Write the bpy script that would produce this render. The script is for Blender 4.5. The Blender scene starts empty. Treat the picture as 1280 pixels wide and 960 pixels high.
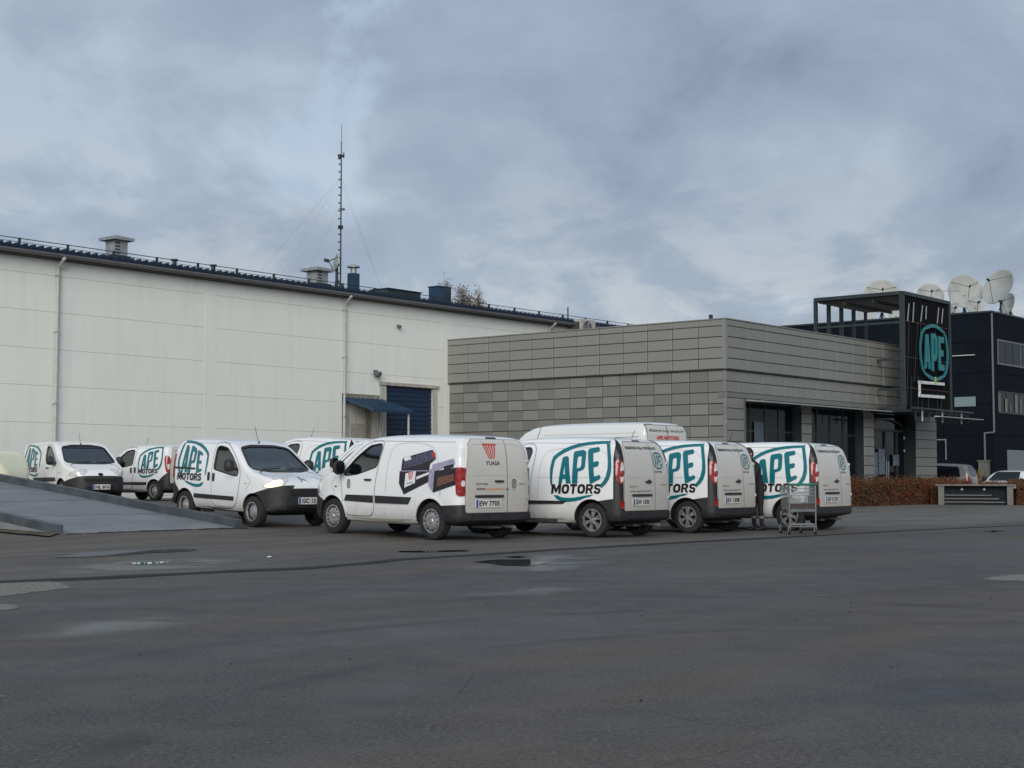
import bpy, bmesh, math, random
import numpy as np
from mathutils import Vector, Matrix
from mathutils.bvhtree import BVHTree
R = random.Random(7)
SC = bpy.context.scene
COL = SC.collection
# ------------------------------------------------------------------ camera
CAM_H = 1.12
PITCH = math.atan(118/1857.)
cd = bpy.data.cameras.new('camera'); cam = bpy.data.objects.new('camera', cd); COL.objects.link(cam)
cam.location = (0, 0, CAM_H); cam.rotation_euler = (math.pi/2+PITCH, 0, 0)
cd.sensor_width = 36; cd.lens = 36*1857/1280.; cd.clip_start = .1; cd.clip_end = 6000
SC.camera = cam
# ------------------------------------------------------------------ light
SUN_EL, SUN_AZ = math.radians(24), math.radians(187)      # azimuth of the sun, clockwise from +Y
sd = bpy.data.lights.new('sun', 'SUN'); sun = bpy.data.objects.new('sun', sd); COL.objects.link(sun)
sd.energy = 1.5; sd.angle = math.radians(40); sd.color = (1, .965, .91)
sdir = Vector((math.sin(SUN_AZ)*math.cos(SUN_EL), math.cos(SUN_AZ)*math.cos(SUN_EL), math.sin(SUN_EL)))
sun.rotation_euler = sdir.to_track_quat('Z', 'Y').to_euler(); sun.location = (0, -20, 30)
SC.view_settings.view_transform = 'Standard'; SC.view_settings.look = 'None'
SC.view_settings.exposure = .55; SC.view_settings.gamma = 1

class N:                                                    # tiny node helper
    def __init__(s, tree): s.t = tree; s.n = tree.nodes; s.l = tree.links
    def new(s, ty, **kw):
        n = s.n.new(ty)
        for k, v in kw.items():
            if k.startswith('_'): setattr(n, k[1:], v)
        for k, v in kw.items():
            if not k.startswith('_'):
                k2 = int(k[1:]) if (k[0] == 'i' and k[1:].isdigit()) else k.replace('__', ' ')
                sock = n.inputs[k2]
                if hasattr(v, 'bl_idname') and 'Socket' in v.bl_idname or isinstance(v, bpy.types.NodeSocket): s.l.new(v, sock)
                else: sock.default_value = v
        return n
    def math(s, op, a, b=0, c=0, clamp=False):
        n = s.n.new('ShaderNodeMath'); n.operation = op; n.use_clamp = clamp
        for i, v in enumerate((a, b, c)):
            if isinstance(v, bpy.types.NodeSocket): s.l.new(v, n.inputs[i])
            else: n.inputs[i].default_value = v
        return n.outputs[0]
    def mix(s, f, a, b, bt='MIX'):
        n = s.n.new('ShaderNodeMix'); n.data_type = 'RGBA'; n.blend_type = bt
        for i, v in ((0, f), (6, a), (7, b)):
            if isinstance(v, bpy.types.NodeSocket): s.l.new(v, n.inputs[i])
            elif i == 0: n.inputs[i].default_value = v
            else: n.inputs[i].default_value = (*v[:3], 1)
        return n.outputs[2]
    def ss(s, v, a, b):                                     # smoothstep
        n = s.n.new('ShaderNodeMapRange'); n.interpolation_type = 'SMOOTHSTEP'
        s.l.new(v, n.inputs[0]); n.inputs[1].default_value = a; n.inputs[2].default_value = b
        return n.outputs[0]
    def noise(s, vec, scale, detail=4, rough=.55, dist=0):
        n = s.n.new('ShaderNodeTexNoise'); s.l.new(vec, n.inputs['Vector'])
        n.inputs['Scale'].default_value = scale; n.inputs['Detail'].default_value = detail
        n.inputs['Roughness'].default_value = rough; n.inputs['Distortion'].default_value = dist
        return n.outputs[0]
    def mapping(s, vec, scale=(1, 1, 1), rot=(0, 0, 0), loc=(0, 0, 0)):
        n = s.n.new('ShaderNodeMapping'); s.l.new(vec, n.inputs[0])
        n.inputs['Scale'].default_value = scale; n.inputs['Rotation'].default_value = rot; n.inputs['Location'].default_value = loc
        return n.outputs[0]

# ------------------------------------------------------------------ sky: overcast cloud deck over a Nishita sky
W = bpy.data.worlds.new('World'); SC.world = W; W.use_nodes = True
w = N(W.node_tree); w.n.clear()
sky = w.new('ShaderNodeTexSky', _sky_type='NISHITA', _sun_disc=False, _sun_elevation=SUN_EL, _sun_rotation=SUN_AZ, _dust_density=2.0)
tc = w.new('ShaderNodeTexCoord')
sep = w.new('ShaderNodeSeparateXYZ', i0=tc.outputs['Generated'])
zz = w.math('MAXIMUM', sep.outputs[2], .0)
den = w.math('ADD', zz, .30)
cx = w.math('DIVIDE', sep.outputs[0], den); cy = w.math('DIVIDE', sep.outputs[1], den)
cv = w.new('ShaderNodeCombineXYZ', i0=cx, i1=cy, i2=0.0).outputs[0]
big = w.noise(w.mapping(cv, (1.0, .75, 1), loc=(3.1, 8.7, 0)), 1.3, 8, .52, .3)
mid = w.noise(w.mapping(cv, (1.7, 1.25, 1), loc=(7.3, 1.2, 0)), 2.2, 10, .60, .3)
gap = w.noise(w.mapping(cv, (1.2, .9, 1), loc=(5.9, 2.7, 0)), 1.7, 8, .58, .5)
val = w.math('ADD', w.math('MULTIPLY', big, .6), w.math('MULTIPLY', mid, .4))
ramp = w.new('ShaderNodeValToRGB', i0=val)
cr = ramp.color_ramp; cr.elements[0].position = .37; cr.elements[0].color = (.190, .235, .315, 1)
cr.elements[1].position = .60; cr.elements[1].color = (.410, .485, .580, 1)
e = cr.elements.new(.44); e.color = (.262, .325, .425, 1)
e = cr.elements.new(.53); e.color = (.325, .395, .490, 1)
gapm = w.math('MULTIPLY', w.ss(gap, .57, .68), .6)
lit = w.mix(gapm, ramp.outputs[0], (.46, .57, .70))
hor = w.ss(sep.outputs[2], .26, .03)                         # paler air and thinner cloud low down
horc = w.mix(w.ss(mid, .44, .58), (.36, .415, .49), (.64, .645, .63))
cl = w.mix(w.math('MULTIPLY', hor, .66), lit, horc)
cl10 = w.new('ShaderNodeVectorMath', _operation='SCALE', i0=cl); cl10.inputs[3].default_value = 7.6
mixs = w.mix(.93, sky.outputs[0], cl10.outputs[0])
bg = w.new('ShaderNodeBackground', Color=mixs, Strength=.1)
wo = w.new('ShaderNodeOutputWorld', Surface=bg.outputs[0])

# ------------------------------------------------------------------ materials
MATS = {}
def mat(name, col=(.5, .5, .5), rough=.6, metal=0, coat=0, emit=None, es=0, var=0, vscale=6, bump=0, bscale=60, spec=.5, fn=None):
    if name in MATS: return MATS[name]
    m = bpy.data.materials.new(name); m.use_nodes = True; t = N(m.node_tree)
    p = t.n['Principled BSDF']; p.inputs['Roughness'].default_value = rough; p.inputs['Metallic'].default_value = metal
    p.inputs['Specular IOR Level'].default_value = spec
    p.inputs['Coat Weight'].default_value = coat; p.inputs['Coat Roughness'].default_value = .05
    p.inputs['Base Color'].default_value = (*col, 1)
    if emit: p.inputs['Emission Color'].default_value = (*emit, 1); p.inputs['Emission Strength'].default_value = es
    tcn = t.new('ShaderNodeTexCoord').outputs['Object']
    if var:
        nz = t.noise(tcn, vscale, 5, .6)
        t.l.new(t.mix(t.ss(nz, .3, .7), [c*(1-var) for c in col], [min(1, c*(1+var)) for c in col]), p.inputs['Base Color'])
        t.l.new(t.math('ADD', rough-.08, t.math('MULTIPLY', nz, .16)), p.inputs['Roughness'])
    if bump:
        b = t.new('ShaderNodeBump', Height=t.noise(tcn, bscale, 3), Strength=bump, Distance=.01)
        t.l.new(b.outputs[0], p.inputs['Normal'])
    if fn: fn(t, p, tcn)
    MATS[name] = m
    return m

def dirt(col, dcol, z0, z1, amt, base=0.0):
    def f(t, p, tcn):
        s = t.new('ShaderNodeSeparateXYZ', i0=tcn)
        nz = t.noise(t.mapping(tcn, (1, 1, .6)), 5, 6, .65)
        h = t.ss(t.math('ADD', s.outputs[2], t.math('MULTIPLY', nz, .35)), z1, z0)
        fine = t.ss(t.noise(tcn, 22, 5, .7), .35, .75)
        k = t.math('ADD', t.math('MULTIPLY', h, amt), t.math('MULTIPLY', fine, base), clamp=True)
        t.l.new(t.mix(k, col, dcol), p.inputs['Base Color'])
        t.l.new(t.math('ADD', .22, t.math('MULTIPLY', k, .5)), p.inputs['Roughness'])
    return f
PAINT = mat('white_paint', (.82, .83, .83), .22, coat=.6, fn=dirt((.82, .83, .83), (.34, .325, .30), .28, .95, .85, .07))  # low grey is road dirt plus the dark ground's reflection, both painted in
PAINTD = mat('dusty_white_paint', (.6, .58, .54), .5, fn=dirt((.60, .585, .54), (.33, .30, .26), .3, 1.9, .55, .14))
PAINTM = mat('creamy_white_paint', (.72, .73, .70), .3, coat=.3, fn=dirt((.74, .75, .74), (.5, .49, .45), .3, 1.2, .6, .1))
SILVER = mat('silver_paint', (.20, .20, .195), .35, metal=.3, coat=.4, var=.06)
PLASTIC = mat('black_plastic', (.022, .022, .024), .55, var=.35, vscale=9, bump=.08, bscale=300)
SEAM = mat('dark_seam', (.10, .10, .10), .8)
SEAMD = mat('soft_panel_gap', (.24, .23, .21), .7)
RUBBER = mat('tyre_rubber', (.018, .018, .018), .8, var=.5, vscale=14)
WELL = mat('dark_wheel_well', (.012, .012, .012), .9)
RIM = mat('wheel_cover_grey', (.36, .36, .36), .38, metal=.55, var=.3, vscale=16)
TEAL = mat('teal_vinyl', (.004, .145, .175), .35, coat=.2, var=.06)
BLACKV = mat('black_vinyl', (.012, .012, .014), .4)
REDV = mat('red_vinyl', (.55, .035, .02), .4)
REDL = mat('red_lamp_lens', (.26, .006, .006), .15, coat=.6, var=.4, vscale=25)
CLEARL = mat('clear_lamp_lens', (.62, .60, .58), .12, coat=1, var=.4, vscale=40)
LAMPON = mat('lit_headlamp', (.9, .8, .6), .2, emit=(1, .60, .26), es=1.5)
CABIN = mat('dark_cabin_trim', (.035, .036, .038), .8, var=.3)
BLUEP = mat('plate_blue', (.02, .06, .35), .4)
PLATEW = mat('plate_white', (.62, .62, .58), .45, var=.15, vscale=30)
PURPLE = mat('print_purple', (.07, .062, .11), .4, var=.6, vscale=30)
LILAC = mat('print_lilac', (.33, .30, .43), .4, var=.25, vscale=25)
BROWNP = mat('print_brown', (.16, .07, .05), .4, var=.5, vscale=40)
PRINTK = mat('print_black', (.018, .017, .022), .4, var=.3)
PRINTW = mat('print_white', (.75, .75, .75), .4)
ORANGEV = mat('orange_vinyl', (.7, .25, .03), .4)
CHROME = mat('worn_chrome', (.5, .5, .5), .22, metal=.9)
def glassmat(name, tint, k, body=(.02, .022, .022)):
    m = bpy.data.materials.new(name); m.use_nodes = True; t = N(m.node_tree); t.n.clear()
    tr = t.new('ShaderNodeBsdfTransparent', Color=(*tint, 1)); gl = t.new('ShaderNodeBsdfGlossy', Roughness=.03, Color=(.9, .95, .97, 1))
    lw = t.new('ShaderNodeFresnel', IOR=1.5)
    f = t.math('ADD', t.math('MULTIPLY', lw.outputs[0], 1.2), k, clamp=True)
    mx = t.new('ShaderNodeMixShader', i0=f, i1=tr.outputs[0], i2=gl.outputs[0])
    t.new('ShaderNodeOutputMaterial', Surface=mx.outputs[0]); MATS[name] = m
    return m
GLASS = glassmat('car_glass', (.52, .66, .62), .10)
DGLASS = mat('dark_window_glass', (.006, .008, .012), .05, spec=.10)
def wallf(t, p, tcn):
    oi = t.new('ShaderNodeObjectInfo').outputs['Random']
    st = t.noise(t.mapping(tcn, (1.2, 1.2, .14)), 2.2, 6, .6)
    fine = t.noise(tcn, 9, 5, .65)
    c = t.mix(t.ss(st, .42, .74), (.79, .80, .735), (.735, .745, .685))
    c = t.mix(t.math('MULTIPLY', oi, .35), c, (.74, .755, .705))
    c = t.mix(t.math('MULTIPLY', t.ss(fine, .55, .8), .25), c, (.52, .51, .46))
    t.l.new(c, p.inputs['Base Color'])
    b = t.new('ShaderNodeBump', Height=t.noise(tcn, 40, 4), Strength=.15, Distance=.01); t.l.new(b.outputs[0], p.inputs['Normal'])
WALLW = mat('white_wall_panel', (.6, .6, .6), .75, fn=wallf)
def stained(t, p, tcn):
    st = t.noise(t.mapping(tcn, (3, 3, .35)), 2.5, 6, .65)
    t.l.new(t.mix(t.ss(st, .4, .75), (.50, .50, .455), (.30, .27, .23)), p.inputs['Base Color'])
STAIN = mat('stained_plaster', (.4, .4, .4), .85, fn=stained)
def cladf(c1, c2):
    def f(t, p, tcn):
        oi = t.new('ShaderNodeObjectInfo').outputs['Random']
        s = t.new('ShaderNodeSeparateXYZ', i0=tcn)
        c = t.mix(oi, c1, c2)
        fine = t.noise(t.mapping(tcn, (14, 14, .7)), 1.4, 4, .6)
        c = t.mix(t.math('MULTIPLY', t.ss(fine, .45, .75), .35), c, [x*.75 for x in c1])
        t.l.new(c, p.inputs['Base Color'])
        hx = t.math('SINE', t.math('MULTIPLY', t.math('ADD', s.outputs[0], s.outputs[1]), 180))
        b = t.new('ShaderNodeBump', Height=hx, Strength=.12, Distance=.004); t.l.new(b.outputs[0], p.inputs['Normal'])
    return f
CLADU = mat('grey_cladding', (.25, .25, .22), .5, metal=.0, fn=cladf((.228, .230, .210), (.210, .212, .193)))
CLADL = mat('light_grey_cladding', (.25, .25, .22), .5, fn=cladf((.216, .218, .199), (.196, .198, .181)))
CLADD = mat('dark_grey_cladding', (.2, .2, .18), .5, fn=cladf((.160, .162, .148), (.180, .182, .166)))
GAP = mat('dark_joint', (.05, .05, .048), .8)
NAVY = mat('navy_metal_cladding', (.006, .009, .014), .8, var=.2, vscale=.6, spec=.10)
NAVYR = mat('blue_roof_metal', (.009, .022, .045), .4, metal=.2, var=.25)
BLUED = mat('blue_shutter', (.008, .026, .065), .45, var=.15)
BLUEM = mat('blue_sheet_metal', (.014, .042, .088), .45, var=.2)
FRAMEG = mat('dark_green_steel', (.022, .034, .036), .5, var=.2)
SCREEN = mat('black_screen', (.004, .004, .006), .5, var=.3, spec=.2)
GUTTER = mat('grey_gutter', (.13, .125, .125), .5, var=.15)
PIPEC = mat('pale_pipe', (.42, .42, .40), .5, var=.12)
ZINC = mat('zinc_sheet', (.33, .34, .34), .45, metal=.35, var=.2)
LIGHTM = mat('light_metal', (.48, .49, .48), .45, var=.15)
DISHM = mat('dish_offwhite', (.38, .395, .37), .6, var=.08, vscale=1.5)
CONC = mat('ramp_concrete', (.185, .19, .20), .6, var=.16, vscale=1.2, bump=.3, bscale=90)
KERBM = mat('ramp_steel', (.055, .066, .075), .5, var=.3, vscale=2.5)
STONE = mat('coping_stone', (.15, .145, .135), .7, var=.15)
DSTONE = mat('dark_plinth_stone', (.018, .023, .028), .8, spec=.1, var=.2)
CREAM = mat('cream_paint', (.86, .84, .60), .35, coat=.2, var=.04)
BARK = mat('bark', (.07, .055, .045), .9, var=.3)
def leafmat(name, cols):
    def f(t, p, tcn):
        g = t.new('ShaderNodeNewGeometry').outputs['Random Per Island']
        r = t.new('ShaderNodeValToRGB', i0=g).outputs[0]; rr = r.node.color_ramp; rr.interpolation = 'CONSTANT'
        rr.elements[0].color = (*cols[0], 1); rr.elements[1].position = 1/len(cols); rr.elements[1].color = (*cols[1], 1)
        for i in range(2, len(cols)): x = rr.elements.new(i/len(cols)); x.color = (*cols[i], 1)
        big = t.noise(tcn, .9, 3); c = t.mix(t.math('MULTIPLY', t.ss(big, .4, .65), .6), r, cols[-1])
        t.l.new(c, p.inputs['Base Color'])
    return mat(name, cols[0], .75, fn=f, spec=.2)
HEDGEL = leafmat('russet_leaves', [(.15, .032, .02), (.19, .05, .025), (.085, .024, .016), (.07, .052, .02), (.19, .07, .03), (.06, .052, .02)])
AUTUMN = leafmat('brown_autumn_leaves', [(.22, .18, .15), (.17, .14, .125), (.24, .15, .10), (.16, .15, .14)])
YELLOWL = leafmat('yellow_leaves', [(.30, .16, .02), (.22, .10, .02), (.12, .09, .02)])

# ------------------------------------------------------------------ mesh helpers
def tag(o, label=None, cat=None, group=None, kind=None):
    if label: o['label'] = label
    if cat: o['category'] = cat
    if group: o['group'] = group
    if kind: o['kind'] = kind
    return o
def empty(name, loc=(0, 0, 0), rz=0, ry=0, **kw):
    o = bpy.data.objects.new(name, None); COL.objects.link(o); o.location = loc
    o.rotation_mode = 'XYZ'; o.rotation_euler = (0, ry, rz); o.empty_display_size = .3
    return tag(o, **kw)
class MB:
    def __init__(s): s.v = []; s.f = []; s.m = []
    def add(s, vs, fs, mi=0):
        k = len(s.v); s.v += [tuple(x) for x in vs]; s.f += [tuple(i+k for i in q) for q in fs]; s.m += [mi]*len(fs); return s
    def box(s, x0, x1, y0, y1, z0, z1, mi=0):
        s.add([(x0, y0, z0), (x1, y0, z0), (x1, y1, z0), (x0, y1, z0), (x0, y0, z1), (x1, y0, z1), (x1, y1, z1), (x0, y1, z1)],
              [(0, 3, 2, 1), (4, 5, 6, 7), (0, 1, 5, 4), (1, 2, 6, 5), (2, 3, 7, 6), (3, 0, 4, 7)], mi); return s
    def tube(s, a, b, r, n=8, r2=None, mi=0):
        a = Vector(a); b = Vector(b); d = (b-a).normalized(); r2 = r if r2 is None else r2
        u = d.orthogonal().normalized(); v = d.cross(u); vs = []
        for p, q in ((a, r), (b, r2)):
            for i in range(n):
                t = 2*math.pi*(i+.5)/n; vs.append(p+u*math.cos(t)*q+v*math.sin(t)*q)
        s.add(vs, [(i, (i+1) % n, n+(i+1) % n, n+i) for i in range(n)]+[tuple(reversed(range(n))), tuple(range(n, 2*n))], mi); return s
    def bar(s, a, b, wdt, h, mi=0):                         # square bar between two points
        a = Vector(a); b = Vector(b); d = (b-a).normalized()
        up = Vector((0, 0, 1)) if abs(d.z) < .95 else Vector((1, 0, 0))
        u = d.cross(up).normalized()*wdt/2; v = u.cross(d).normalized()*h/2
        s.add([p+q for p in (a, b) for q in (-u-v, u-v, u+v, -u+v)], [(0, 1, 5, 4), (1, 2, 6, 5), (2, 3, 7, 6), (3, 0, 4, 7), (3, 2, 1, 0), (4, 5, 6, 7)], mi); return s
    def lathe(s, prof, n=32, axis='Z', c=(0, 0, 0), mi=0):  # prof: (r, h)
        vs = []
        for r, h in prof:
            for i in range(n):
                t = 2*math.pi*i/n; a, b = r*math.cos(t), r*math.sin(t)
                q = (a, b, h) if axis == 'Z' else ((b, h, a) if axis == 'Y' else (h, a, b))
                vs.append((q[0]+c[0], q[1]+c[1], q[2]+c[2]))
        fs = []
        for j in range(len(prof)-1):
            for i in range(n): fs.append((j*n+i, j*n+(i+1) % n, (j+1)*n+(i+1) % n, (j+1)*n+i))
        s.add(vs, fs, mi); return s
    def prism(s, pts, plane, a, b, mi=0):                   # polygon extruded along the third axis
        def P(p, h): return {'XY': (p[0], p[1], h), 'XZ': (p[0], h, p[1]), 'YZ': (h, p[0], p[1])}[plane]
        n = len(pts)
        s.add([P(p, a) for p in pts]+[P(p, b) for p in pts], [tuple(reversed(range(n))), tuple(range(n, 2*n))]+[(i, (i+1) % n, n+(i+1) % n, n+i) for i in range(n)], mi); return s
    def mesh(s, name, mats, smooth=0):
        me = bpy.data.meshes.new(name); me.from_pydata(s.v, [], s.f)
        for m in (mats if isinstance(mats, (list, tuple)) else [mats]): me.materials.append(m)
        me.polygons.foreach_set('material_index', s.m); me.update()
        bm = bmesh.new(); bm.from_mesh(me); bmesh.ops.recalc_face_normals(bm, faces=bm.faces); bm.to_mesh(me); bm.free()
        if smooth:
            me.polygons.foreach_set('use_smooth', [True]*len(me.polygons)); me.set_sharp_from_angle(angle=math.radians(smooth))
        return me
    def build(s, name, mats, parent=None, smooth=0, bevel=0, loc=None, rz=0):
        me = s.mesh(name, mats, smooth); return link(name, me, parent, bevel, loc, rz)
def link(name, me, parent=None, bevel=0, loc=None, rz=0):
    o = bpy.data.objects.new(name, me); COL.objects.link(o)
    if parent: o.parent = parent
    if loc is not None: o.location = loc
    if rz: o.rotation_euler = (0, 0, rz)
    if bevel:
        b = o.modifiers.new('bevel', 'BEVEL'); b.width = bevel; b.segments = 2; b.limit_method = 'ANGLE'
    return o
def rnd(pts, r=.05, seg=3):                                # polygon with rounded corners
    out = []; n = len(pts)
    for i in range(n):
        p0, p, p1 = (Vector(pts[i-1]), Vector(pts[i]), Vector(pts[(i+1) % n])); a = p0-p; b = p1-p
        ra = min(r, a.length*.45); rb = min(r, b.length*.45); A1 = p+a.normalized()*ra; B1 = p+b.normalized()*rb
        for k in range(seg+1):
            t = k/seg; q = A1*(1-t)**2+p*2*t*(1-t)+B1*t*t; out.append((q.x, q.y))
    return out
def kids(o): return [c for c in bpy.data.objects if c.parent == o]
def copy_tree(o, parent=None, tbl=None):
    if tbl is None:
        tbl = {}
        for c in bpy.data.objects:
            if c.parent: tbl.setdefault(c.parent.name, []).append(c)
    c = o.copy(); COL.objects.link(c); c.parent = parent
    for ch in tbl.get(o.name, []): copy_tree(ch, c, tbl)
    return c
def chaikin(p, n=2, closed=True):
    for _ in range(n):
        q = []
        m = len(p)
        for i in range(m if closed else m-1):
            a, b = p[i], p[(i+1) % m]
            q += [(a[0]*.75+b[0]*.25, a[1]*.75+b[1]*.25), (a[0]*.25+b[0]*.75, a[1]*.25+b[1]*.75)]
        if not closed: q = [p[0]]+q+[p[-1]]
        p = q
    return p
_txt = {}
def text2d(s, bold=0.0):
    if (s, bold) in _txt: return _txt[(s, bold)]
    c = bpy.data.curves.new('t', 'FONT'); c.body = s; c.size = 1; c.offset = bold; c.resolution_u = 2; c.fill_mode = 'FRONT'
    o = bpy.data.objects.new('t', c); COL.objects.link(o)
    dg = bpy.context.evaluated_depsgraph_get(); me = bpy.data.meshes.new_from_object(o.evaluated_get(dg))
    vs = [(v.co.x, v.co.y) for v in me.vertices]; fs = [tuple(p.vertices) for p in me.polygons]
    bpy.data.objects.remove(o); bpy.data.curves.remove(c); bpy.data.meshes.remove(me)
    x0 = min(v[0] for v in vs); x1 = max(v[0] for v in vs); y0 = min(v[1] for v in vs); y1 = max(v[1] for v in vs)
    r = ([((x-x0)/(x1-x0), (y-y0)/(y1-y0)) for x, y in vs], fs, (x1-x0)/(y1-y0)); _txt[(s, bold)] = r
    return r
_el = lambda rx, ry, n=20: [(.5+rx*math.copysign(abs(math.cos(2*math.pi*k/n))**.8, math.cos(2*math.pi*k/n)), .5+ry*math.copysign(abs(math.sin(2*math.pi*k/n))**.8, math.sin(2*math.pi*k/n))) for k in range(n)]
HV = {'M': (1.25, [[(0, 0), (0, 1), (.30, 1), (.5, .50), (.70, 1), (1, 1), (1, 0), (.76, 0), (.76, .60), (.58, .14), (.42, .14), (.24, .60), (.24, 0)]]),
      'O': (1.0, [_el(.5, .5), _el(.20, .27)]), 'T': (.88, [[(0, .77), (0, 1), (1, 1), (1, .77), (.66, .77), (.66, 0), (.34, 0), (.34, .77)]]),
      'R': (.95, [[(0, 0), (0, 1), (.65, 1), (.88, .92), (.97, .72), (.90, .52), (.74, .44), (1, 0), (.70, 0), (.48, .38), (.29, .38), (.29, 0)], [(.29, .58), (.29, .80), (.58, .80), (.66, .69), (.58, .58)]]),
      'S': (.85, [[(1, .72), (.93, .9), (.75, 1), (.25, 1), (.06, .88), (0, .72), (.06, .54), (.25, .44), (.62, .38), (.68, .30), (.62, .21), (.38, .21), (.30, .32), (0, .32), (.06, .1), (.25, 0), (.75, 0), (.94, .12), (1, .3), (.94, .48), (.75, .58), (.38, .63), (.32, .71), (.38, .79), (.62, .79), (.70, .72)]])}
def heavy(word, u0, u1, v0, v1, sg=1, rise=0, slant=.12):    # heavy grotesque lettering as outlines
    tot = sum(HV[c][0]+.09 for c in word)-.09; k = (u1-u0)/tot; x = 0; out = []
    for c in word:
        w_, lps = HV[c]; sh = []
        for lp in lps: sh.append([(u0+sg*(k*(x+q[0]*w_)+slant*(v1-v0)*(q[1]-.5)), v0+(v1-v0)*q[1]+rise*(x+q[0]*w_)/tot) for q in lp])
        out.append(sh); x += w_+.09
    return out
# letters of the oval badge, unit boxes
GL = {'A': ([(0, 0), (.28, 1), (.72, 1), (1, 0), (.72, 0), (.66, .2), (.34, .2), (.28, 0)], [(.40, .36), (.5, .80), (.60, .36)]),
      'P': ([(0, 0), (0, 1), (.7, 1), (.93, .93), (1, .8), (1, .5), (.92, .37), (.7, .28), (.34, .28), (.34, 0)], [(.34, .43), (.34, .85), (.6, .85), (.66, .78), (.66, .52), (.6, .43)]),
      'E': ([(0, 0), (0, 1), (1, 1), (1, .82), (.36, .82), (.36, .60), (.85, .60), (.85, .42), (.36, .42), (.36, .18), (1, .18), (1, 0)], None)}
def badge_shapes(cx, cz, wd, h, sg=1, thick=1.0):           # symmetric barrel ring + A P E; returns list of [outer, holes]
    o = chaikin([(-.30, .97), (0, 1.0), (.30, .97), (.82, .76), (.97, .3), (1, 0), (.97, -.3), (.82, -.76), (.30, -.97), (0, -1), (-.3, -.97), (-.82, -.76), (-.97, -.3), (-1, 0), (-.97, .3), (-.82, .76)], 1)
    i = [(x*(1-.10*thick), y*(1-(.17 if abs(x) < .6 else .12)*thick)) for x, y in o]
    sh = [[o, i]]
    for k, g in enumerate('APE'):
        u0 = -.68+k*.49; hh = .60 if g != 'P' else .66
        t = lambda q: [(u0+x*.38, -hh+y*2*hh) for x, y in q]
        L_, H_ = GL[g]; sh.append([t(L_)]+([t(H_)] if H_ else []))
    return [[[(cx+sg*x*wd/2, cz+y*h/2) for x, y in lp] for lp in s] for s in sh]
# ------------------------------------------------------------------ vehicle bodies: side, front and plan outlines blended into one rounded shell
def psdf(P, poly):
    poly = np.array(poly, float); A = poly; B = np.roll(poly, -1, 0)
    d = np.full(len(P), 1e9); ins = np.zeros(len(P), bool)
    for a, b in zip(A, B):
        ab = b-a; t = np.clip(((P-a)@ab)/max(ab@ab, 1e-12), 0, 1); q = P-a-t[:, None]*ab
        d = np.minimum(d, np.hypot(q[:, 0], q[:, 1]))
        c = ((a[1] > P[:, 1]) != (b[1] > P[:, 1])); dy = b[1]-a[1] if abs(b[1]-a[1]) > 1e-12 else 1e-12
        ins ^= c & (P[:, 0] < (b[0]-a[0])*(P[:, 1]-a[1])/dy+a[0])
    return np.where(ins, -d, d)
def smax(a, b, k):
    h = np.maximum(k-np.abs(a-b), 0)/k
    return np.maximum(a, b)+h*h*k*.25
def make_sdf(side, front, plan, k):
    side = chaikin(side, 2); fr = chaikin(front, 2, False); fr = fr+[(-y, z) for y, z in reversed(fr)]
    pl = chaikin(plan, 2, False); pl = pl+[(x, -y) for x, y in reversed(pl)]
    def f(P):
        return smax(smax(psdf(P[:, [1, 2]], fr), psdf(P[:, [0, 1]], pl), k*.6), psdf(P[:, [0, 2]], side), k)
    return f
def shell(f, b0, b1, c0, c1, n):
    nx, ny, nz = n; idx = {}; pts = []; faces = []
    def vid(i, j, k):
        if (i, j, k) not in idx: idx[(i, j, k)] = len(pts); pts.append((i/nx, j/ny, k/nz))
        return idx[(i, j, k)]
    for i in range(nx):
        for j in range(ny):
            faces += [(vid(i, j, 0), vid(i, j+1, 0), vid(i+1, j+1, 0), vid(i+1, j, 0)), (vid(i, j, nz), vid(i+1, j, nz), vid(i+1, j+1, nz), vid(i, j+1, nz))]
        for k in range(nz):
            faces += [(vid(i, 0, k), vid(i+1, 0, k), vid(i+1, 0, k+1), vid(i, 0, k+1)), (vid(i, ny, k), vid(i, ny, k+1), vid(i+1, ny, k+1), vid(i+1, ny, k))]
    for j in range(ny):
        for k in range(nz):
            faces += [(vid(0, j, k), vid(0, j, k+1), vid(0, j+1, k+1), vid(0, j+1, k)), (vid(nx, j, k), vid(nx, j+1, k), vid(nx, j+1, k+1), vid(nx, j, k+1))]
    P = np.array(b0)+np.array(pts)*(np.array(b1)-np.array(b0)); O = np.clip(P, c0, c1)
    lo = np.zeros(len(P)); hi = np.ones(len(P))
    for _ in range(18):
        m = (lo+hi)/2; v = f(O+(P-O)*m[:, None]); lo = np.where(v < 0, m, lo); hi = np.where(v < 0, hi, m)
    Q = O+(P-O)*((lo+hi)/2)[:, None]
    return Q, faces
def to_mesh(name, Q, F, m):
    me = bpy.data.meshes.new(name); me.from_pydata([tuple(q) for q in Q], [], F); me.materials.append(m); me.update()
    bm = bmesh.new(); bm.from_mesh(me); bmesh.ops.recalc_face_normals(bm, faces=bm.faces); bm.to_mesh(me); bm.free()
    return me
def boolean(me, cutters, mods=()):
    o = bpy.data.objects.new('t', me); COL.objects.link(o); tmp = []
    for ty, kw in mods:
        md = o.modifiers.new('m', ty)
        for k, v in kw.items(): setattr(md, k, v)
    for c in cutters:
        co = bpy.data.objects.new('c', c); COL.objects.link(co); tmp.append(co)
        md = o.modifiers.new('b', 'BOOLEAN'); md.operation = 'DIFFERENCE'; md.solver = 'EXACT'; md.object = co; md.material_mode = 'TRANSFER'
    dg = bpy.context.evaluated_depsgraph_get(); dg.update()
    r = bpy.data.meshes.new_from_object(o.evaluated_get(dg))
    for x in [o]+tmp: bpy.data.objects.remove(x)
    return r
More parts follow.
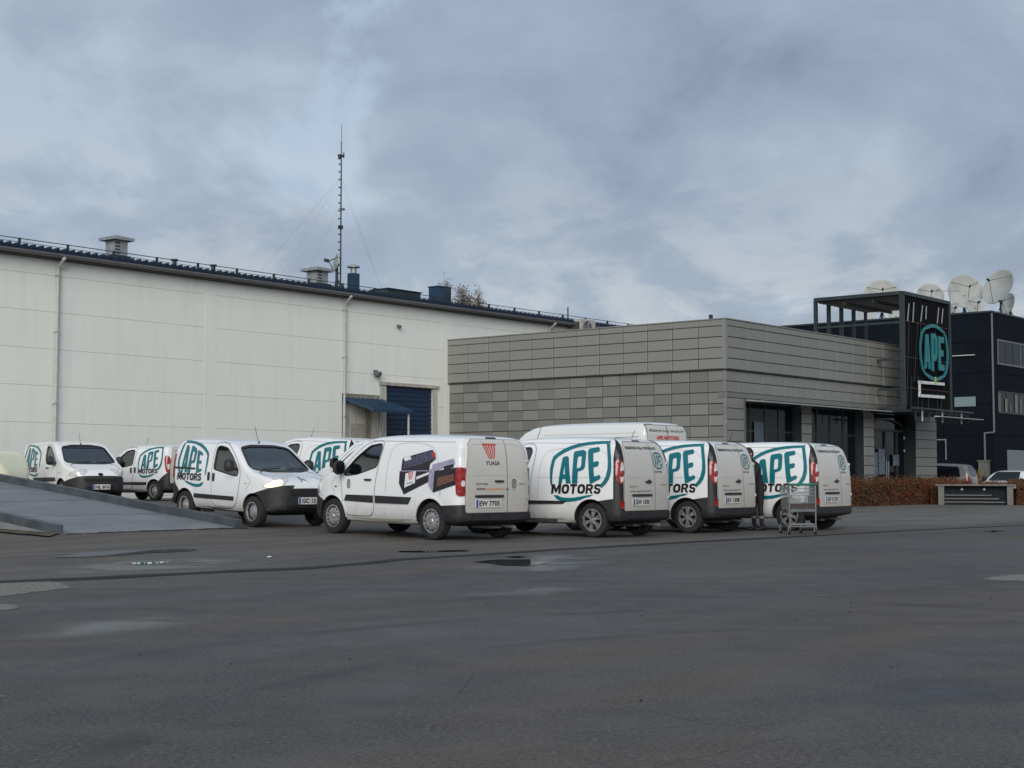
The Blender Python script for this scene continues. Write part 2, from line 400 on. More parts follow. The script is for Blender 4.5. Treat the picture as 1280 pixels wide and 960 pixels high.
def smoothed(me, ang=32):
    me.polygons.foreach_set('use_smooth', [True]*len(me.polygons)); me.set_sharp_from_angle(angle=math.radians(ang)); me.update(); return me

class Body:
    """projects flat outlines on to the shell"""
    def __init__(s, Q, F): s.bvh = BVHTree.FromPolygons([tuple(q) for q in Q], F); s.L = 10
    def ray(s, fr, u, v):
        if fr == 'L': return Vector((u, 3, v)), Vector((0, -1, 0))
        if fr == 'R': return Vector((u, -3, v)), Vector((0, 1, 0))
        if fr == 'B': return Vector((-4, u, v)), Vector((1, 0, 0))
        if fr == 'F': return Vector((9, u, v)), Vector((-1, 0, 0))
        if fr == 'T': return Vector((u, v, 5)), Vector((0, 0, -1))
        kind, sgn, cx, cy = fr                               # corner: kind 'BC' or 'FC', side +1 / -1
        q = .7071; sx = 1 if kind == 'BC' else -1
        d = Vector((q*sx, -q*sgn, 0)); t = Vector((q*sx, q*sgn, 0))
        c = Vector((cx, cy*sgn, v)); return c+t*u-d*3, d
    def proj(s, fr, u, v, off):
        o, d = s.ray(fr, u, v); loc, nor, i, dist = s.bvh.ray_cast(o, d)
        if loc is None: loc, nor, i, dist = s.bvh.find_nearest(o+d*3.0)
        if nor.dot(d) > 0: nor = -nor
        return loc+nor*off, nor, d
def flat_bm(shapes):
    bm = bmesh.new()
    for s in shapes:
        if isinstance(s, tuple):                             # ready triangles (verts, faces)
            vs = [bm.verts.new((x, y, 0)) for x, y in s[0]]
            for f in s[1]:
                try: bm.faces.new([vs[i] for i in f])
                except ValueError: pass
            continue
        es = []
        for lp in s:
            vs = [bm.verts.new((x, y, 0)) for x, y in lp]
            es += [bm.edges.new((vs[i], vs[(i+1) % len(vs)])) for i in range(len(vs))]
        bmesh.ops.triangle_fill(bm, edges=es, use_beauty=True)
    return bm
def patch_mesh(body, shapes, fr, m, off=.003, thick=0, grid=.12, name='patch'):
    bm = flat_bm(shapes)
    if grid and bm.verts:
        for ax in (0, 1):
            lo = min(v.co[ax] for v in bm.verts); hi = max(v.co[ax] for v in bm.verts)
            k = math.ceil(lo/grid+1e-6)
            while k*grid < hi:
                no = (1, 0, 0) if ax == 0 else (0, 1, 0); co = (k*grid, 0, 0) if ax == 0 else (0, k*grid, 0)
                bmesh.ops.bisect_plane(bm, geom=bm.verts[:]+bm.edges[:]+bm.faces[:], plane_co=co, plane_no=no); k += 1
    nor = {}
    dd = None
    for v in bm.verts:
        p, n, dd = body.proj(fr, v.co.x, v.co.y, off); v.co = p; nor[v] = n
    bm.normal_update()
    tot = sum(f.normal.dot(dd)*f.calc_area() for f in bm.faces)
    if tot > 0: bmesh.ops.reverse_faces(bm, faces=bm.faces[:])
    if thick:
        be = [e for e in bm.edges if e.is_boundary]; r = bmesh.ops.extrude_edge_only(bm, edges=be)
        for v in r['geom']:
            if isinstance(v, bmesh.types.BMVert):
                src = [e.other_vert(v) for e in v.link_edges if e.other_vert(v) in nor]
                if src: v.co = src[0].co-nor[src[0]]*thick
    me = bpy.data.meshes.new(name); bm.to_mesh(me); bm.free(); me.materials.append(m); return smoothed(me, 40)
def stroke(pts, wd, closed=False):
    n = len(pts); qs = []
    for i in range(n if closed else n-1):
        a = Vector(pts[i]); b = Vector(pts[(i+1) % n]); d = (b-a)
        if d.length < 1e-6: continue
        d.normalize(); nn = Vector((-d.y, d.x))*wd/2; a = a-d*wd*.3; b = b+d*wd*.3
        qs.append([[tuple(a-nn), tuple(b-nn), tuple(b+nn), tuple(a+nn)]])
    return qs
def text_shape(s, u0, u1, v0, v1, sg=1, bold=0, shear=0):
    vs, fs, asp = text2d(s, bold)
    return ([(u0+sg*(abs(u1-u0))*x if True else 0, v0+(v1-v0)*y+shear*x) for x, y in vs], fs)
def rectl(u0, u1, v0, v1, r=0):
    if not r: return [(u0, v0), (u1, v0), (u1, v1), (u0, v1)]
    return chaikin([(u0+r, v0), (u1-r, v0), (u1, v0+r), (u1, v1-r), (u1-r, v1), (u0+r, v1), (u0, v1-r), (u0, v0+r)], 1)

KINDS = {
 'tall': dict(L=4.21, side=[(.03, .24), (0, .5), (.01, .95), (.07, 1.4), (.17, 1.72), (.36, 1.83), (1.2, 1.875), (2.1, 1.86), (2.62, 1.76), (3.0, 1.47), (3.38, 1.16), (3.72, 1.06), (4.02, .92), (4.17, .74), (4.21, .5), (4.12, .24)],
    front=[(.0, .20), (.80, .20), (.885, .34), (.91, .62), (.915, .95), (.885, 1.22), (.79, 1.72), (.72, 1.82), (.5, 1.875), (0, 1.90)],
    plan=[(-.005, 0), (0, .6), (.03, .80), (.16, .90), (.6, .915), (3.2, .915), (3.8, .86), (4.1, .64), (4.21, .3), (4.23, 0)],
    wx=(.66, 3.36), r=.32, k=.07, cab=(2.12, 3.3), ws=[(-.76, 1.19), (-.63, 1.66), (-.3, 1.71), (.3, 1.71), (.63, 1.66), (.76, 1.19), (.4, 1.14), (-.4, 1.14)],
    win=[(2.03, 1.58), (2.08, 1.66), (2.42, 1.63), (2.72, 1.44), (3.06, 1.16), (2.95, 1.12), (2.24, 1.14), (2.17, 1.2)],
    door=[(2.05, .38), (2.03, 1.0), (1.94, 1.62), (2.02, 1.74), (2.5, 1.69), (2.85, 1.44), (3.2, 1.12), (3.12, .9), (3.06, .6), (2.98, .38)], rails=None),
 'long': dict(L=4.38, side=[(.02, .24), (0, .5), (.005, .95), (.04, 1.4), (.10, 1.70), (.25, 1.80), (1.2, 1.845), (2.2, 1.83), (2.72, 1.72), (3.1, 1.45), (3.48, 1.16), (3.8, 1.06), (4.18, .93), (4.34, .76), (4.38, .5), (4.3, .24)],
    front=[(.0, .20), (.78, .20), (.87, .34), (.895, .62), (.90, .95), (.875, 1.22), (.79, 1.66), (.73, 1.76), (.5, 1.83), (0, 1.86)],
    plan=[(-.005, 0), (0, .6), (.03, .78), (.15, .875), (.6, .90), (3.2, .90), (3.9, .85), (4.25, .64), (4.38, .3), (4.40, 0)],
    wx=(.75, 3.48), r=.325, k=.06, cab=(2.15, 3.4), ws=[(-.76, 1.18), (-.64, 1.62), (-.3, 1.68), (.3, 1.68), (.64, 1.62), (.76, 1.18), (.4, 1.13), (-.4, 1.13)],
    win=[(2.20, 1.24), (2.13, 1.60), (2.18, 1.66), (2.48, 1.62), (2.80, 1.42), (3.14, 1.13), (3.1, 1.07), (2.75, 1.10)],
    door=[(2.28, .36), (2.24, .9), (2.1, 1.62), (2.14, 1.72), (2.55, 1.68), (2.9, 1.44), (3.25, 1.12), (3.2, .9), (3.16, .6), (3.1, .36)], rails=None),
 'small': dict(L=3.88, side=[(.03, .26), (0, .5), (.01, .95), (.06, 1.4), (.14, 1.64), (.30, 1.74), (1.1, 1.785), (1.8, 1.765), (2.2, 1.66), (2.52, 1.42), (2.86, 1.16), (3.2, 1.07), (3.66, .98), (3.82, .85), (3.88, .62), (3.84, .26)],
    front=[(.0, .20), (.72, .20), (.82, .34), (.855, .62), (.86, .9), (.83, 1.16), (.73, 1.6), (.67, 1.70), (.45, 1.77), (0, 1.80)],
    plan=[(-.005, 0), (0, .55), (.03, .73), (.14, .83), (.5, .86), (2.8, .86), (3.4, .82), (3.74, .66), (3.88, .34), (3.90, 0)],
    wx=(.62, 3.13), r=.31, k=.07, cab=(1.75, 2.8), ws=[(-.73, 1.17), (-.60, 1.58), (-.3, 1.63), (.3, 1.63), (.60, 1.58), (.73, 1.17), (.4, 1.12), (-.4, 1.12)],
    win=[(1.67, 1.12), (1.65, 1.58), (1.78, 1.61), (2.05, 1.57), (2.33, 1.38), (2.60, 1.12), (2.58, 1.00), (2.2, 1.04)],
    door=[(1.66, .36), (1.62, .9), (1.58, 1.6), (1.66, 1.70), (2.05, 1.66), (2.4, 1.42), (2.68, 1.12), (2.66, .9), (2.6, .6), (2.5, .36)], rails=None),
}
_kind = {}
def kind_data(k):
    if k in _kind: return _kind[k]
    S = KINDS[k]; f = make_sdf(S['side'], S['front'], S['plan'], S['k']); L = S['L']
    Q, F = shell(f, (-.06, -.98, .12), (L+.08, .98, 1.98), (.45, -.30, .50), (L-.85, .30, .72), (60, 22, 24))
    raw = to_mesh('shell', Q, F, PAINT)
    bd = Body(Q, F)
    cyl = []
    for wx in S['wx']:
        for sg in (1, -1):
            y0, y1 = (.50, 1.2) if sg > 0 else (-1.2, -.50)
            cyl.append(MB().lathe([(0, y0), (S['r']+.062, y0), (S['r']+.062, y1), (0, y1)], 40, 'Y', (wx, 0, S['r'])).mesh('c', WELL))
            bm = bmesh.new(); bm.from_mesh(cyl[-1]); bmesh.ops.remove_doubles(bm, verts=bm.verts, dist=1e-5); bmesh.ops.recalc_face_normals(bm, faces=bm.faces); bm.to_mesh(cyl[-1]); bm.free()
    x0, x1 = S['cab']
    fc = lambda P: smax(f(P)+.055, psdf(P[:, [0, 2]], [(x0, .62), (x1+.02, .62), (x1+.05, 1.2), (x1+.6, 2.6), (x0, 2.6)]), .02)
    Qc, Fc = shell(fc, (x0-.02, -.95, .58), (L, .95, 1.95), (x0+.25, -.3, .8), (x1-.45, .3, 1.1), (20, 16, 16))
    cabm = to_mesh('cabin', Qc, Fc, CABIN)
    win = rnd(S['win'], .07); ws = rnd(S['ws'], .08)
    wc = MB().prism(win, 'XZ', -1.2, 1.2).mesh('c', SEAM); wsc = MB().prism(ws, 'YZ', x0+.45, L+.5).mesh('c', SEAM)
    body = boolean(raw.copy(), cyl+[cabm, wc, wsc]); smoothed(body)
    # bumpers: an outer skin cut from the same shell
    def skin(off, planes, thick):
        me = raw.copy(); bm = bmesh.new(); bm.from_mesh(me); bm.normal_update()
        for v in bm.verts: v.co += v.normal*off
        for co, no in planes: bmesh.ops.bisect_plane(bm, geom=bm.verts[:]+bm.edges[:]+bm.faces[:], plane_co=co, plane_no=no, clear_outer=True)
        bm.to_mesh(me); bm.free(); me.materials.clear(); me.materials.append(PLASTIC)
        r = boolean(me, cyl, [('SOLIDIFY', dict(thickness=thick, offset=-1))]); return smoothed(r)
    if k == 'tall': rb = skin(.018, [((.50, 0, 0), (1, 0, 0)), ((0, 0, .74), (.14, 0, 1))], .05); rl = skin(.045, [((.75, 0, 0), (1, 0, 0)), ((0, 0, .48), (0, 0, 1)), ((0, 0, .32), (0, 0, -1))], .09)
    elif k == 'long': rb = skin(.018, [((.60, 0, 0), (1, 0, 0)), ((0, 0, .62), (.05, 0, 1))], .05); rl = skin(.055, [((.42, 0, 0), (1, 0, 0)), ((0, 0, .47), (0, 0, 1)), ((0, 0, .34), (0, 0, -1))], .1)
    else: rb = skin(.016, [((.52, 0, 0), (1, 0, 0)), ((0, 0, .92), (.75, 0, 1))], .05); rl = skin(.04, [((.4, 0, 0), (1, 0, 0)), ((0, 0, .46), (0, 0, 1)), ((0, 0, .34), (0, 0, -1))], .09)
    zf = {'tall': .66, 'long': .70, 'small': .80}[k]
    fb = skin(.02, [((L-.78, 0, 0), (-1, 0, 0)), ((L-.78, 0, zf-.13), (-.28 if k != 'tall' else -.1, 0, 1))], .05)
    _kind[k] = (S, bd, body, rb, rl, fb, win, ws, raw); return _kind[k]
# wheels ------------------------------------------------------------
_wheel = {}
def wheel_meshes(r, style):
    if (r, style) in _wheel: return _wheel[(r, style)]
    rr = r*.62
    t = MB().lathe([(rr, -.09), (r-.05, -.10), (r-.015, -.088), (r, -.06), (r, .06), (r-.015, .088), (r-.05, .10), (rr+.005, .093), (rr, .07)], 40, 'Y').mesh('tyre', RUBBER, 40)
    m = MB()
    m.lathe([(rr, .07), (rr+.008, .098), (rr-.012, .10), (rr-.02, .06)], 36, 'Y')
    if style == 'steel':
        m.lathe([(rr-.02, .055), (rr*.80, .085), (rr*.5, .105), (rr*.28, .10), (rr*.2, .115), (0, .118)], 36, 'Y')
        for i in range(14):
            a = 2*math.pi*i/14; c = Vector((math.cos(a), 0, math.sin(a))); q = c*rr*.80+Vector((0, .088, 0))
            m.bar(q-c*.018, q+c*.018, .020, .012, mi=1)
    elif style == 'plain':
        m.lathe([(rr-.02, .03), (rr*.7, .05), (rr*.4, .09), (rr*.2, .10), (0, .10)], 36, 'Y')
        for i in range(8):
            a = 2*math.pi*i/8; c = Vector((math.cos(a), 0, math.sin(a))); q = c*rr*.66+Vector((0, .052, 0)); m.bar(q-c*.012, q+c*.012, .03, .012, mi=1)
    else:
        m.lathe([(rr-.01, .02), (rr*.3, .03), (0, .03)], 36, 'Y', mi=1)
        for i in range(6):
            a = 2*math.pi*i/6
            for da in (-.16, .16):
                c = Vector((math.cos(a+da*1.0), 0, math.sin(a+da*1.0))); c0 = Vector((math.cos(a), 0, math.sin(a)))
                m.bar(c0*rr*.18+Vector((0, .085, 0)), c*(rr-.008)+Vector((0, .08, 0)), .036, .03)
        m.lathe([(rr*.30, .05), (rr*.28, .10), (0, .105)], 24, 'Y')
    rim = m.mesh('rim', [RIM, WELL], 35)
    _wheel[(r, style)] = (t, rim); return t, rim
def add_wheels(root, S, style, track):
    t, rim = wheel_meshes(S['r'], style)
    for wx in S['wx']:
        for sg in (1, -1):
            wo = link('wheel', t, root, loc=(wx, sg*track, S['r'])); ro = link('rim', rim, wo)
            if sg < 0: wo.rotation_euler = (0, 0, math.pi)
            wo.rotation_euler.rotate_axis('Y', R.uniform(0, 6))
# badge on the van side: outline in (s, z), s = distance from the tail
RING = [(258, 440), (256, 395), (262, 350), (270, 320), (300, 294), (335, 270), (380, 250), (430, 235), (500, 225), (560, 221), (634, 220), (642, 260), (654, 320), (662, 380), (662, 425), (652, 468), (632, 500), (603, 528), (594, 506), (613, 484), (630, 452), (639, 400), (636, 350), (628, 300), (618, 245), (612, 237), (560, 239), (500, 245), (440, 256), (390, 272), (345, 294), (305, 320), (284, 345), (277, 400), (275, 450), (277, 500), (270, 520), (262, 490)]
ARC = [(288, 576), (305, 600), (330, 613), (380, 620), (430, 614), (500, 596), (552, 572), (520, 572), (470, 582), (420, 591), (370, 593), (335, 588), (312, 576)]
LET = [([(318, 502), (334, 330), (344, 321), (366, 318), (375, 326), (402, 497), (370, 499), (364, 468), (345, 470), (342, 501)], [(348, 440), (353, 378), (360, 438)]),
       ([(410, 500), (406, 300), (412, 287), (468, 276), (486, 286), (490, 300), (490, 390), (480, 408), (446, 420), (446, 498)], [(436, 398), (436, 330), (441, 320), (457, 317), (462, 326), (464, 380), (457, 394)]),
       ([(528, 498), (500, 290), (503, 274), (516, 267), (566, 258), (576, 268), (575, 289), (536, 298), (543, 358), (570, 350), (580, 360), (576, 384), (547, 392), (553, 442), (560, 452), (586, 440), (596, 448), (596, 466), (540, 497)], None)]
def side_badge(bd, root, fr, s0, s1, z0, z1):
    rear_left = fr == 'L'
    Z = lambda y: z0+(620-y)/400*(z1-z0)
    def arch(px): return 330-.278*(px-330)
    def pt(p): return (s1-(p[0]-258)/404*(s1-s0), Z(p[1]))
    def pl(p):
        if rear_left: return pt(p)
        x, y = p; yy = 500-(500-y)*(500-arch(918-x))/(500-arch(x)); return (s0+(x-258)/404*(s1-s0), Z(yy))
    b = link('oval_badge', patch_mesh(bd, [[[pt(p) for p in RING]], [[pt(p) for p in ARC]]], fr, TEAL, .010, 0, .1, 'oval_badge'), root)
    for (o, h), nm in zip(LET, 'APE'):
        link('letter', patch_mesh(bd, [[[pl(p) for p in o]]+([[pl(p) for p in h]] if h else [])], fr, TEAL, .011, 0, .1, 'letter'), b)
    u0 = pt((272, 0))[0] if rear_left else s0+(272-258)/404*(s1-s0)
    wd = (600-272)/404*(s1-s0)
    link('lettering', patch_mesh(bd, heavy('MOTORS', u0, u0+wd, Z(567), Z(504), -1 if rear_left else 1, (Z(505)-Z(509))), fr, BLACKV, .012, 0, .1, 'lettering'), b)
def plate(root, bd, fr, u, v, s, wd=.60):
    p = link('number_plate', patch_mesh(bd, [[rectl(u-wd/2, u+wd/2, v-.068, v+.068, .01)]], fr, PLATEW, .050, .012, 0, 'number_plate'), root)
    sg = -1 if fr == 'B' else 1
    l = u-sg*wd/2
    link('blue_band', patch_mesh(bd, [[rectl(min(l+sg*.006, l+sg*.05), max(l+sg*.006, l+sg*.05), v-.06, v+.06)]], fr, BLUEP, .053, 0, 0, 'band'), p)
    link('plate_characters', patch_mesh(bd, [text_shape(s, l+sg*.075, l+sg*.56, v-.045, v+.045, sg, .03)], fr, BLACKV, .053, 0, 0, 'chars'), p)
def mirror(bd, root, x, z, col=PLASTIC):
    for sg in (1, -1):
        p, n, d = bd.proj('L' if sg > 0 else 'R', x, z, 0)
        m = MB(); 
        m.bar(p+Vector((0, -sg*.03, -.02)), p+Vector((.02, sg*.10, .0)), .05, .05)
        c = p+Vector((.0, sg*.18, .06))
        pts = chaikin([(-.10, -.13), (.10, -.13), (.12, .0), (.09, .13), (-.09, .13), (-.12, 0)], 1)
        vs = [(c.x+dx, c.y+a*k, c.z+b_*k) for dx, k in ((-.05, .92), (-.01, 1), (.05, .85), (.09, .45)) for a, b_ in pts]; n_ = len(pts)
        fs = [(j*n_+i, j*n_+(i+1) % n_, (j+1)*n_+(i+1) % n_, (j+1)*n_+i) for j in range(3) for i in range(n_)]+[tuple(reversed(range(n_))), tuple(range(3*n_, 4*n_))]
        m.add(vs, fs)
        o = m.build('wing_mirror', col, root, 40)
        MB().add([(c.x-.053, c.y+a*.8, c.z+b_*.8) for a, b_ in pts], [tuple(reversed(range(n_)))]).build('mirror_glass', DGLASS, o)
def van(kind, label, cat, group=None, decals='badge', platetext='EW 7705', paint=None, style='plain', track=.76, dirty=True, lamps=False):
    S, bd, body, rb, rl, fb, win, ws, raw = kind_data(kind); L = S['L']
    root = empty('delivery_van', label=label, cat=cat, group=group)
    bo = link('body', body, root)
    link('rear_bumper', rb, root); link('bumper_ledge', rl, root); link('front_bumper', fb, root)
    add_wheels(root, S, style, track)
    P = lambda nm, shapes, fr, m, off=.003, thick=0, grid=.12, par=None: link(nm, patch_mesh(bd, shapes, fr, m, off, thick, grid, nm), par or root)
    PD = PAINTD if dirty else PAINT
    door = rnd(S['door'], .16)
    for fr in 'LR':
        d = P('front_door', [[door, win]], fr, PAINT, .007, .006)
        P('door_seam', stroke(door, .011, True), fr, SEAM, .0085, par=d)
        P('window_seal', stroke(win, .020, True), fr, PLASTIC, .010, par=d)
        P('side_window', [[win]], fr, GLASS, -.012, 0, .15, par=d)
        ps = {'tall': (2.16, 2.34, .98, 1.015), 'long': (2.33, 2.52, .99, 1.025), 'small': (1.69, 1.745, .87, 1.04)}[kind]
        P('door_handle', [[rectl(*ps, .012)]], fr, PLASTIC, .035, .03, 0, par=d)
        if kind == 'small':
            P('side_door_handle', [[rectl(1.50, 1.555, .88, 1.05, .012)]], fr, PLASTIC, .03, .03, 0)
            P('side_strip', [[rectl(.98, 2.46, .50, .585)]], fr, PLASTIC, .02, .02)
            if fr == 'R': P('sliding_door_rail', [[rectl(.12, .98, 1.09, 1.125)]], fr, PLASTIC, .022, .02)
        elif kind == 'tall':
            P('side_strip', [[[(1.18, .665), (1.28, .61), (3.0, .58), (3.0, .66)]]], fr, PLASTIC, .022, .02)
            P('panel_crease', stroke([(.3, 1.105), (1.9, 1.09)], .008), fr, PAINTD, .004)
            P('pressed_panel_line', stroke(chaikin([(1.86, .72), (1.82, 1.45), (1.62, 1.64), (.55, 1.66), (.35, 1.5)], 2, False), .010), fr, PAINTD, .005)
        else:
            P('side_strip', [[[(1.32, .60), (1.24, .72), (2.22, .73), (2.22, .60)]], [[(2.28, .60), (2.28, .73), (3.05, .73), (3.10, .62)]]], fr, PLASTIC, .022, .02)
            P('pressed_panel_line', stroke(chaikin([(.55, 1.05), (.62, 1.45), (.85, 1.66), (1.75, 1.68), (1.9, 1.5), (1.95, .8)], 2, False), .012), fr, PAINTD, .005)
            P('fuel_flap', stroke(rectl(2.0, 2.0, .9, .9) if False else [(.50, .75), (.50, .95)], .008), fr, SEAM, .004)
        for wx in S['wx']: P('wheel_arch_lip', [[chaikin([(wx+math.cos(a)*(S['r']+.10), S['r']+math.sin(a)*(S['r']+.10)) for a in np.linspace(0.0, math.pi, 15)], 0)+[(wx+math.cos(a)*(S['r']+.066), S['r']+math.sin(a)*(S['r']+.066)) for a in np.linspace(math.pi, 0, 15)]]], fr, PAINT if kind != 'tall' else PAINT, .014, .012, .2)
        P('side_sill', [[[(1.2, .25), (L-1.45, .25), (L-1.5, .335), (1.22, .335)]]], fr, SEAM if kind != 'long' else PAINTD, .012, .01)
        P('wing_seam', stroke([(L-.98, .74), (L-.86, .92), (L-1.0, 1.06)], .007), fr, SEAMD, .003)
        if fr == 'R' or kind != 'tall': P('fuel_flap', stroke(rnd([(1.0, .86), (1.18, .86), (1.18, 1.04), (1.0, 1.04)], .03), .007, True), fr, SEAMD, .003) if kind == 'small' else None
        P('roof_gutter_line', stroke([(.25, S['ws'][1][1]+.06), (S['cab'][0]+.3, S['ws'][1][1]+.09)], .008), fr, SEAMD, .003)
        P('indicator_lamp', [[rectl(L-1.03, L-.98, .86, .885)]], fr, ORANGEV if kind == 'small' else PLASTIC, .012, .01, 0)
    mirror(bd, root, S['door'][6][0]-.17, 1.16)
    # windscreen
    P('windscreen', [[ws]], 'F', GLASS, -.010, 0, .15)
    P('windscreen_seal', stroke(ws, .04, True), 'F', PLASTIC, .004)
    P('sun_band', [[[(-.56, 1.60), (.56, 1.60), (.50, 1.66), (-.50, 1.66)]]], 'F', PLASTIC, -.006)
    # cabin
    for sy in (.36, -.36):
        x0 = S['cab'][0]+.12; m = MB()
        m.box(x0+.05, x0+.6, sy-.22, sy+.22, .62, .80); m.prism([(x0, .78), (x0+.14, .80), (x0+.04, 1.38), (x0-.06, 1.38)], 'XZ', sy-.22, sy+.22)
        s_ = m.build('seat', CABIN, root, bevel=.03)
        MB().box(x0-.06, x0+.03, sy-.12, sy+.12, 1.36, 1.56).build('headrest', CABIN, s_, bevel=.03)
    sw = MB(); c = Vector((S['cab'][1]-.38, .36, 1.10)); ax = Vector((.5, 0, -.87)).cross(Vector((0, 1, 0))).normalized()
    for i in range(18):
        a, b_ = 2*math.pi*i/18, 2*math.pi*(i+1)/18; u = Vector((.45, 0, .89)); v = Vector((0, 1, 0))
        sw.tube(c+u*math.cos(a)*.19+v*math.sin(a)*.19, c+u*math.cos(b_)*.19+v*math.sin(b_)*.19, .014, 6)
    sw.bar(c-Vector((0, .18, 0)), c+Vector((0, .18, 0)), .05, .02); sw.build('steering_wheel', CABIN, root, 40)
    MB().prism([(S['cab'][1]-.22, .98), (S['cab'][1]+.05, 1.13), (S['cab'][1]+.02, .7), (S['cab'][1]-.2, .7)], 'XZ', -.68, .68).build('dashboard', CABIN, root, bevel=.02)
    # tail
    sp = {'tall': -.245, 'long': -.22, 'small': -.2}[kind]
    zt = {'tall': 1.735, 'long': 1.72, 'small': 1.66}[kind]; zb = {'tall': .50, 'long': .485, 'small': .55}[kind]
    yb = {'tall': .765, 'long': .74, 'small': .70}[kind]; yt = {'tall': .66, 'long': .66, 'small': .58}[kind]
    dl = chaikin([(sp+.006, zb), (yb-.02, zb), (yb, zb+.04), (yb+.005, 1.1), (yt, zt-.08), (yt-.10, zt), (sp+.006, zt)], 0)
    dr = [(sp-.006, zb), (sp-.006, zt), (-yt+.10, zt), (-yt, zt-.08), (-yb-.005, 1.1), (-yb, zb+.04), (-yb+.02, zb)]
    for dpts in (dl, dr):
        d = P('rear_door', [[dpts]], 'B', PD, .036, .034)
        P('door_seam', stroke(dpts, .010, True), 'B', SEAMD, .0365, par=d)
        for zz_ in (.72, 1.35):
            if dpts is dr: P('hinge', [[rectl(-yb-.01, -yb+.05, zz_, zz_+.05)]], 'B', PD, .055, .02, 0, par=d)
    if kind == 'long':
        o = chaikin([(.66, .60), (.69, 1.0), (.64, 1.55), (.55, 1.66), (-.55, 1.66), (-.64, 1.55), (-.69, 1.0), (-.66, .60)], 1, False)
        P('pressed_panel_line', stroke(o, .018), 'B', PAINTD, .040, 0); P('waist_crease', stroke([(.72, 1.12), (-.72, 1.12)], .010), 'B', PAINTD, .040)
    else: P('waist_crease', stroke([(.72, 1.10), (-.72, 1.10)], .010), 'B', PAINTD, .040)
    P('rear_handle', [[rectl(-.12, .09, 1.0, 1.035, .012)]], 'B', PLASTIC, .06, .03, 0)
    P('plate_lamp_bar', [[rectl(-.12, .55, zb+.255, zb+.30, .012)]], 'B', PLASTIC, .055, .03, 0)
    P('brake_lamp', [[rectl(-.10, .12, zt+.02, zt+.045)]], 'B', BLACKV, .018, .015, 0)
    plate(root, bd, 'B', .24, zb+.155, platetext)
    for sg in (1, -1):
        if kind == 'tall':
            fr = ('BC', sg, .06, .86)
            P('lamp_surround', [[[(-.12, .45), (.10, .45), (.10, 1.0), (.085, 1.45), (.02, 1.80), (-.05, 1.70), (-.10, 1.4), (-.12, 1.0)]]], fr, BLACKV, .014, .012, .06)
            tl = P('tail_lamp', [[chaikin([(-.07, 1.00), (-.02, .97), (.06, 1.06), (.065, 1.43), (-.06, 1.41), (-.08, 1.2)], 1)]], fr, REDL, .028, .016, .06)
            P('lamp_lens', [[chaikin([(-.078, 1.03), (-.01, 1.0), (-.01, 1.36), (-.07, 1.38)], 1)]], fr, CLEARL, .031, 0, .06, par=tl)
            P('lamp_lens', [[chaikin([(-.078, 1.12), (-.01, 1.10), (-.01, 1.21), (-.078, 1.24)], 1)]], fr, REDL, .033, 0, .06, par=tl)
            P('reflector', [[chaikin([(-.10, .54), (-.01, .54), (-.01, .68), (-.09, .68)], 1)]], fr, REDL, .036, .012, .06)
        elif kind == 'long':
            fr = ('BC', sg, .05, .84)
            tl = P('tail_lamp', [[chaikin([(-.10, .78), (.05, .76), (.07, .9), (.07, 1.22), (.03, 1.26), (-.09, 1.24), (-.11, 1.1)], 1)]], fr, REDL, .030, .026, .06)
            P('lamp_lens', [[chaikin([(-.07, .93), (-.01, .93), (-.01, 1.03), (-.07, 1.03)], 1)]], fr, CLEARL, .033, 0, .06, par=tl)
        else:
            fr = ('BC', sg, .05, .80)
            tl = P('tail_lamp', [[chaikin([(-.10, .90), (.0, .86), (.06, 1.0), (.075, 1.38), (.0, 1.42), (-.09, 1.30)], 1)]], fr, REDL, .032, .028, .06)
            P('lamp_lens', [[chaikin([(-.06, .98), (0, .98), (0, 1.15), (-.06, 1.15)], 1)]], fr, CLEARL, .035, 0, .06, par=tl)
    # nose
    zf = {'tall': .66, 'long': .70, 'small': .80}[kind]
    for sg in (1, -1):
        hl = {'tall': [(-.20, .80), (.16, .76), (.2, .9), (.0, 1.0), (-.2, .93)], 'long': [(-.30, .80), (-.05, .74), (.22, .76), (.20, .87), (-.05, .95), (-.26, .97)],
              'small': [(-.28, .93), (-.10, .80), (.20, .80), (.22, .86), (.0, .96), (-.22, 1.03)]}[kind]
        h = P('headlamp', [[chaikin(hl, 1)]], ('FC', sg, L-.30, .66), CLEARL, .014, .012, .08)
        if lamps:
            q = [(-.20, .88), (-.08, .815), (.17, .815), (.18, .86), (-.0, .935), (-.16, .97)]
            P('lit_bulb_reflector', [[chaikin(q, 1)]], ('FC', sg, L-.30, .66), LAMPON, .017, 0, .08, par=h)
    P('lower_grille', [[rectl(-.42, .42, .36, .46, .02)]], 'F', WELL, .024)
    if kind == 'small':
        P('grille', [[[(-.42, .66), (.42, .66), (.45, .78), (-.45, .78)]]], 'F', WELL, .026)
        P('nose_band', [[[(-.36, .80), (.36, .80), (.30, .86), (-.30, .86)]]], 'F', PAINT, .03, .02)
        P('chevron_emblem', [[[(-.07, .92), (0, .96), (.07, .92), (.07, .935), (0, .985), (-.07, .935)]], [[(-.07, .955), (0, .995), (.07, .955), (.07, .97), (0, 1.02), (-.07, .97)]]], 'F', CHROME, .012, .01)
        plate(root, bd, 'F', 0.0, .56, platetext, .52)
    else:
        P('grille', [[[(-.46, .60), (.46, .60), (.5, .69), (-.5, .69)]]], 'F', WELL, .026)
        P('nose_emblem', [[chaikin([(-.08, .80), (.0, .74), (.08, .80), (.06, .85), (-.06, .85)], 1)]], 'F', BLACKV, .014, .012)
        plate(root, bd, 'F', 0.0, .46, platetext, .52)
    P('bonnet_seam', stroke(chaikin([(-.66, .96), (-.70, 1.08), (-.55, 1.13), (0, 1.15), (.55, 1.13), (.70, 1.08), (.66, .96)], 1, False), .012), 'F', SEAM, .003)
    wp = MB(); 
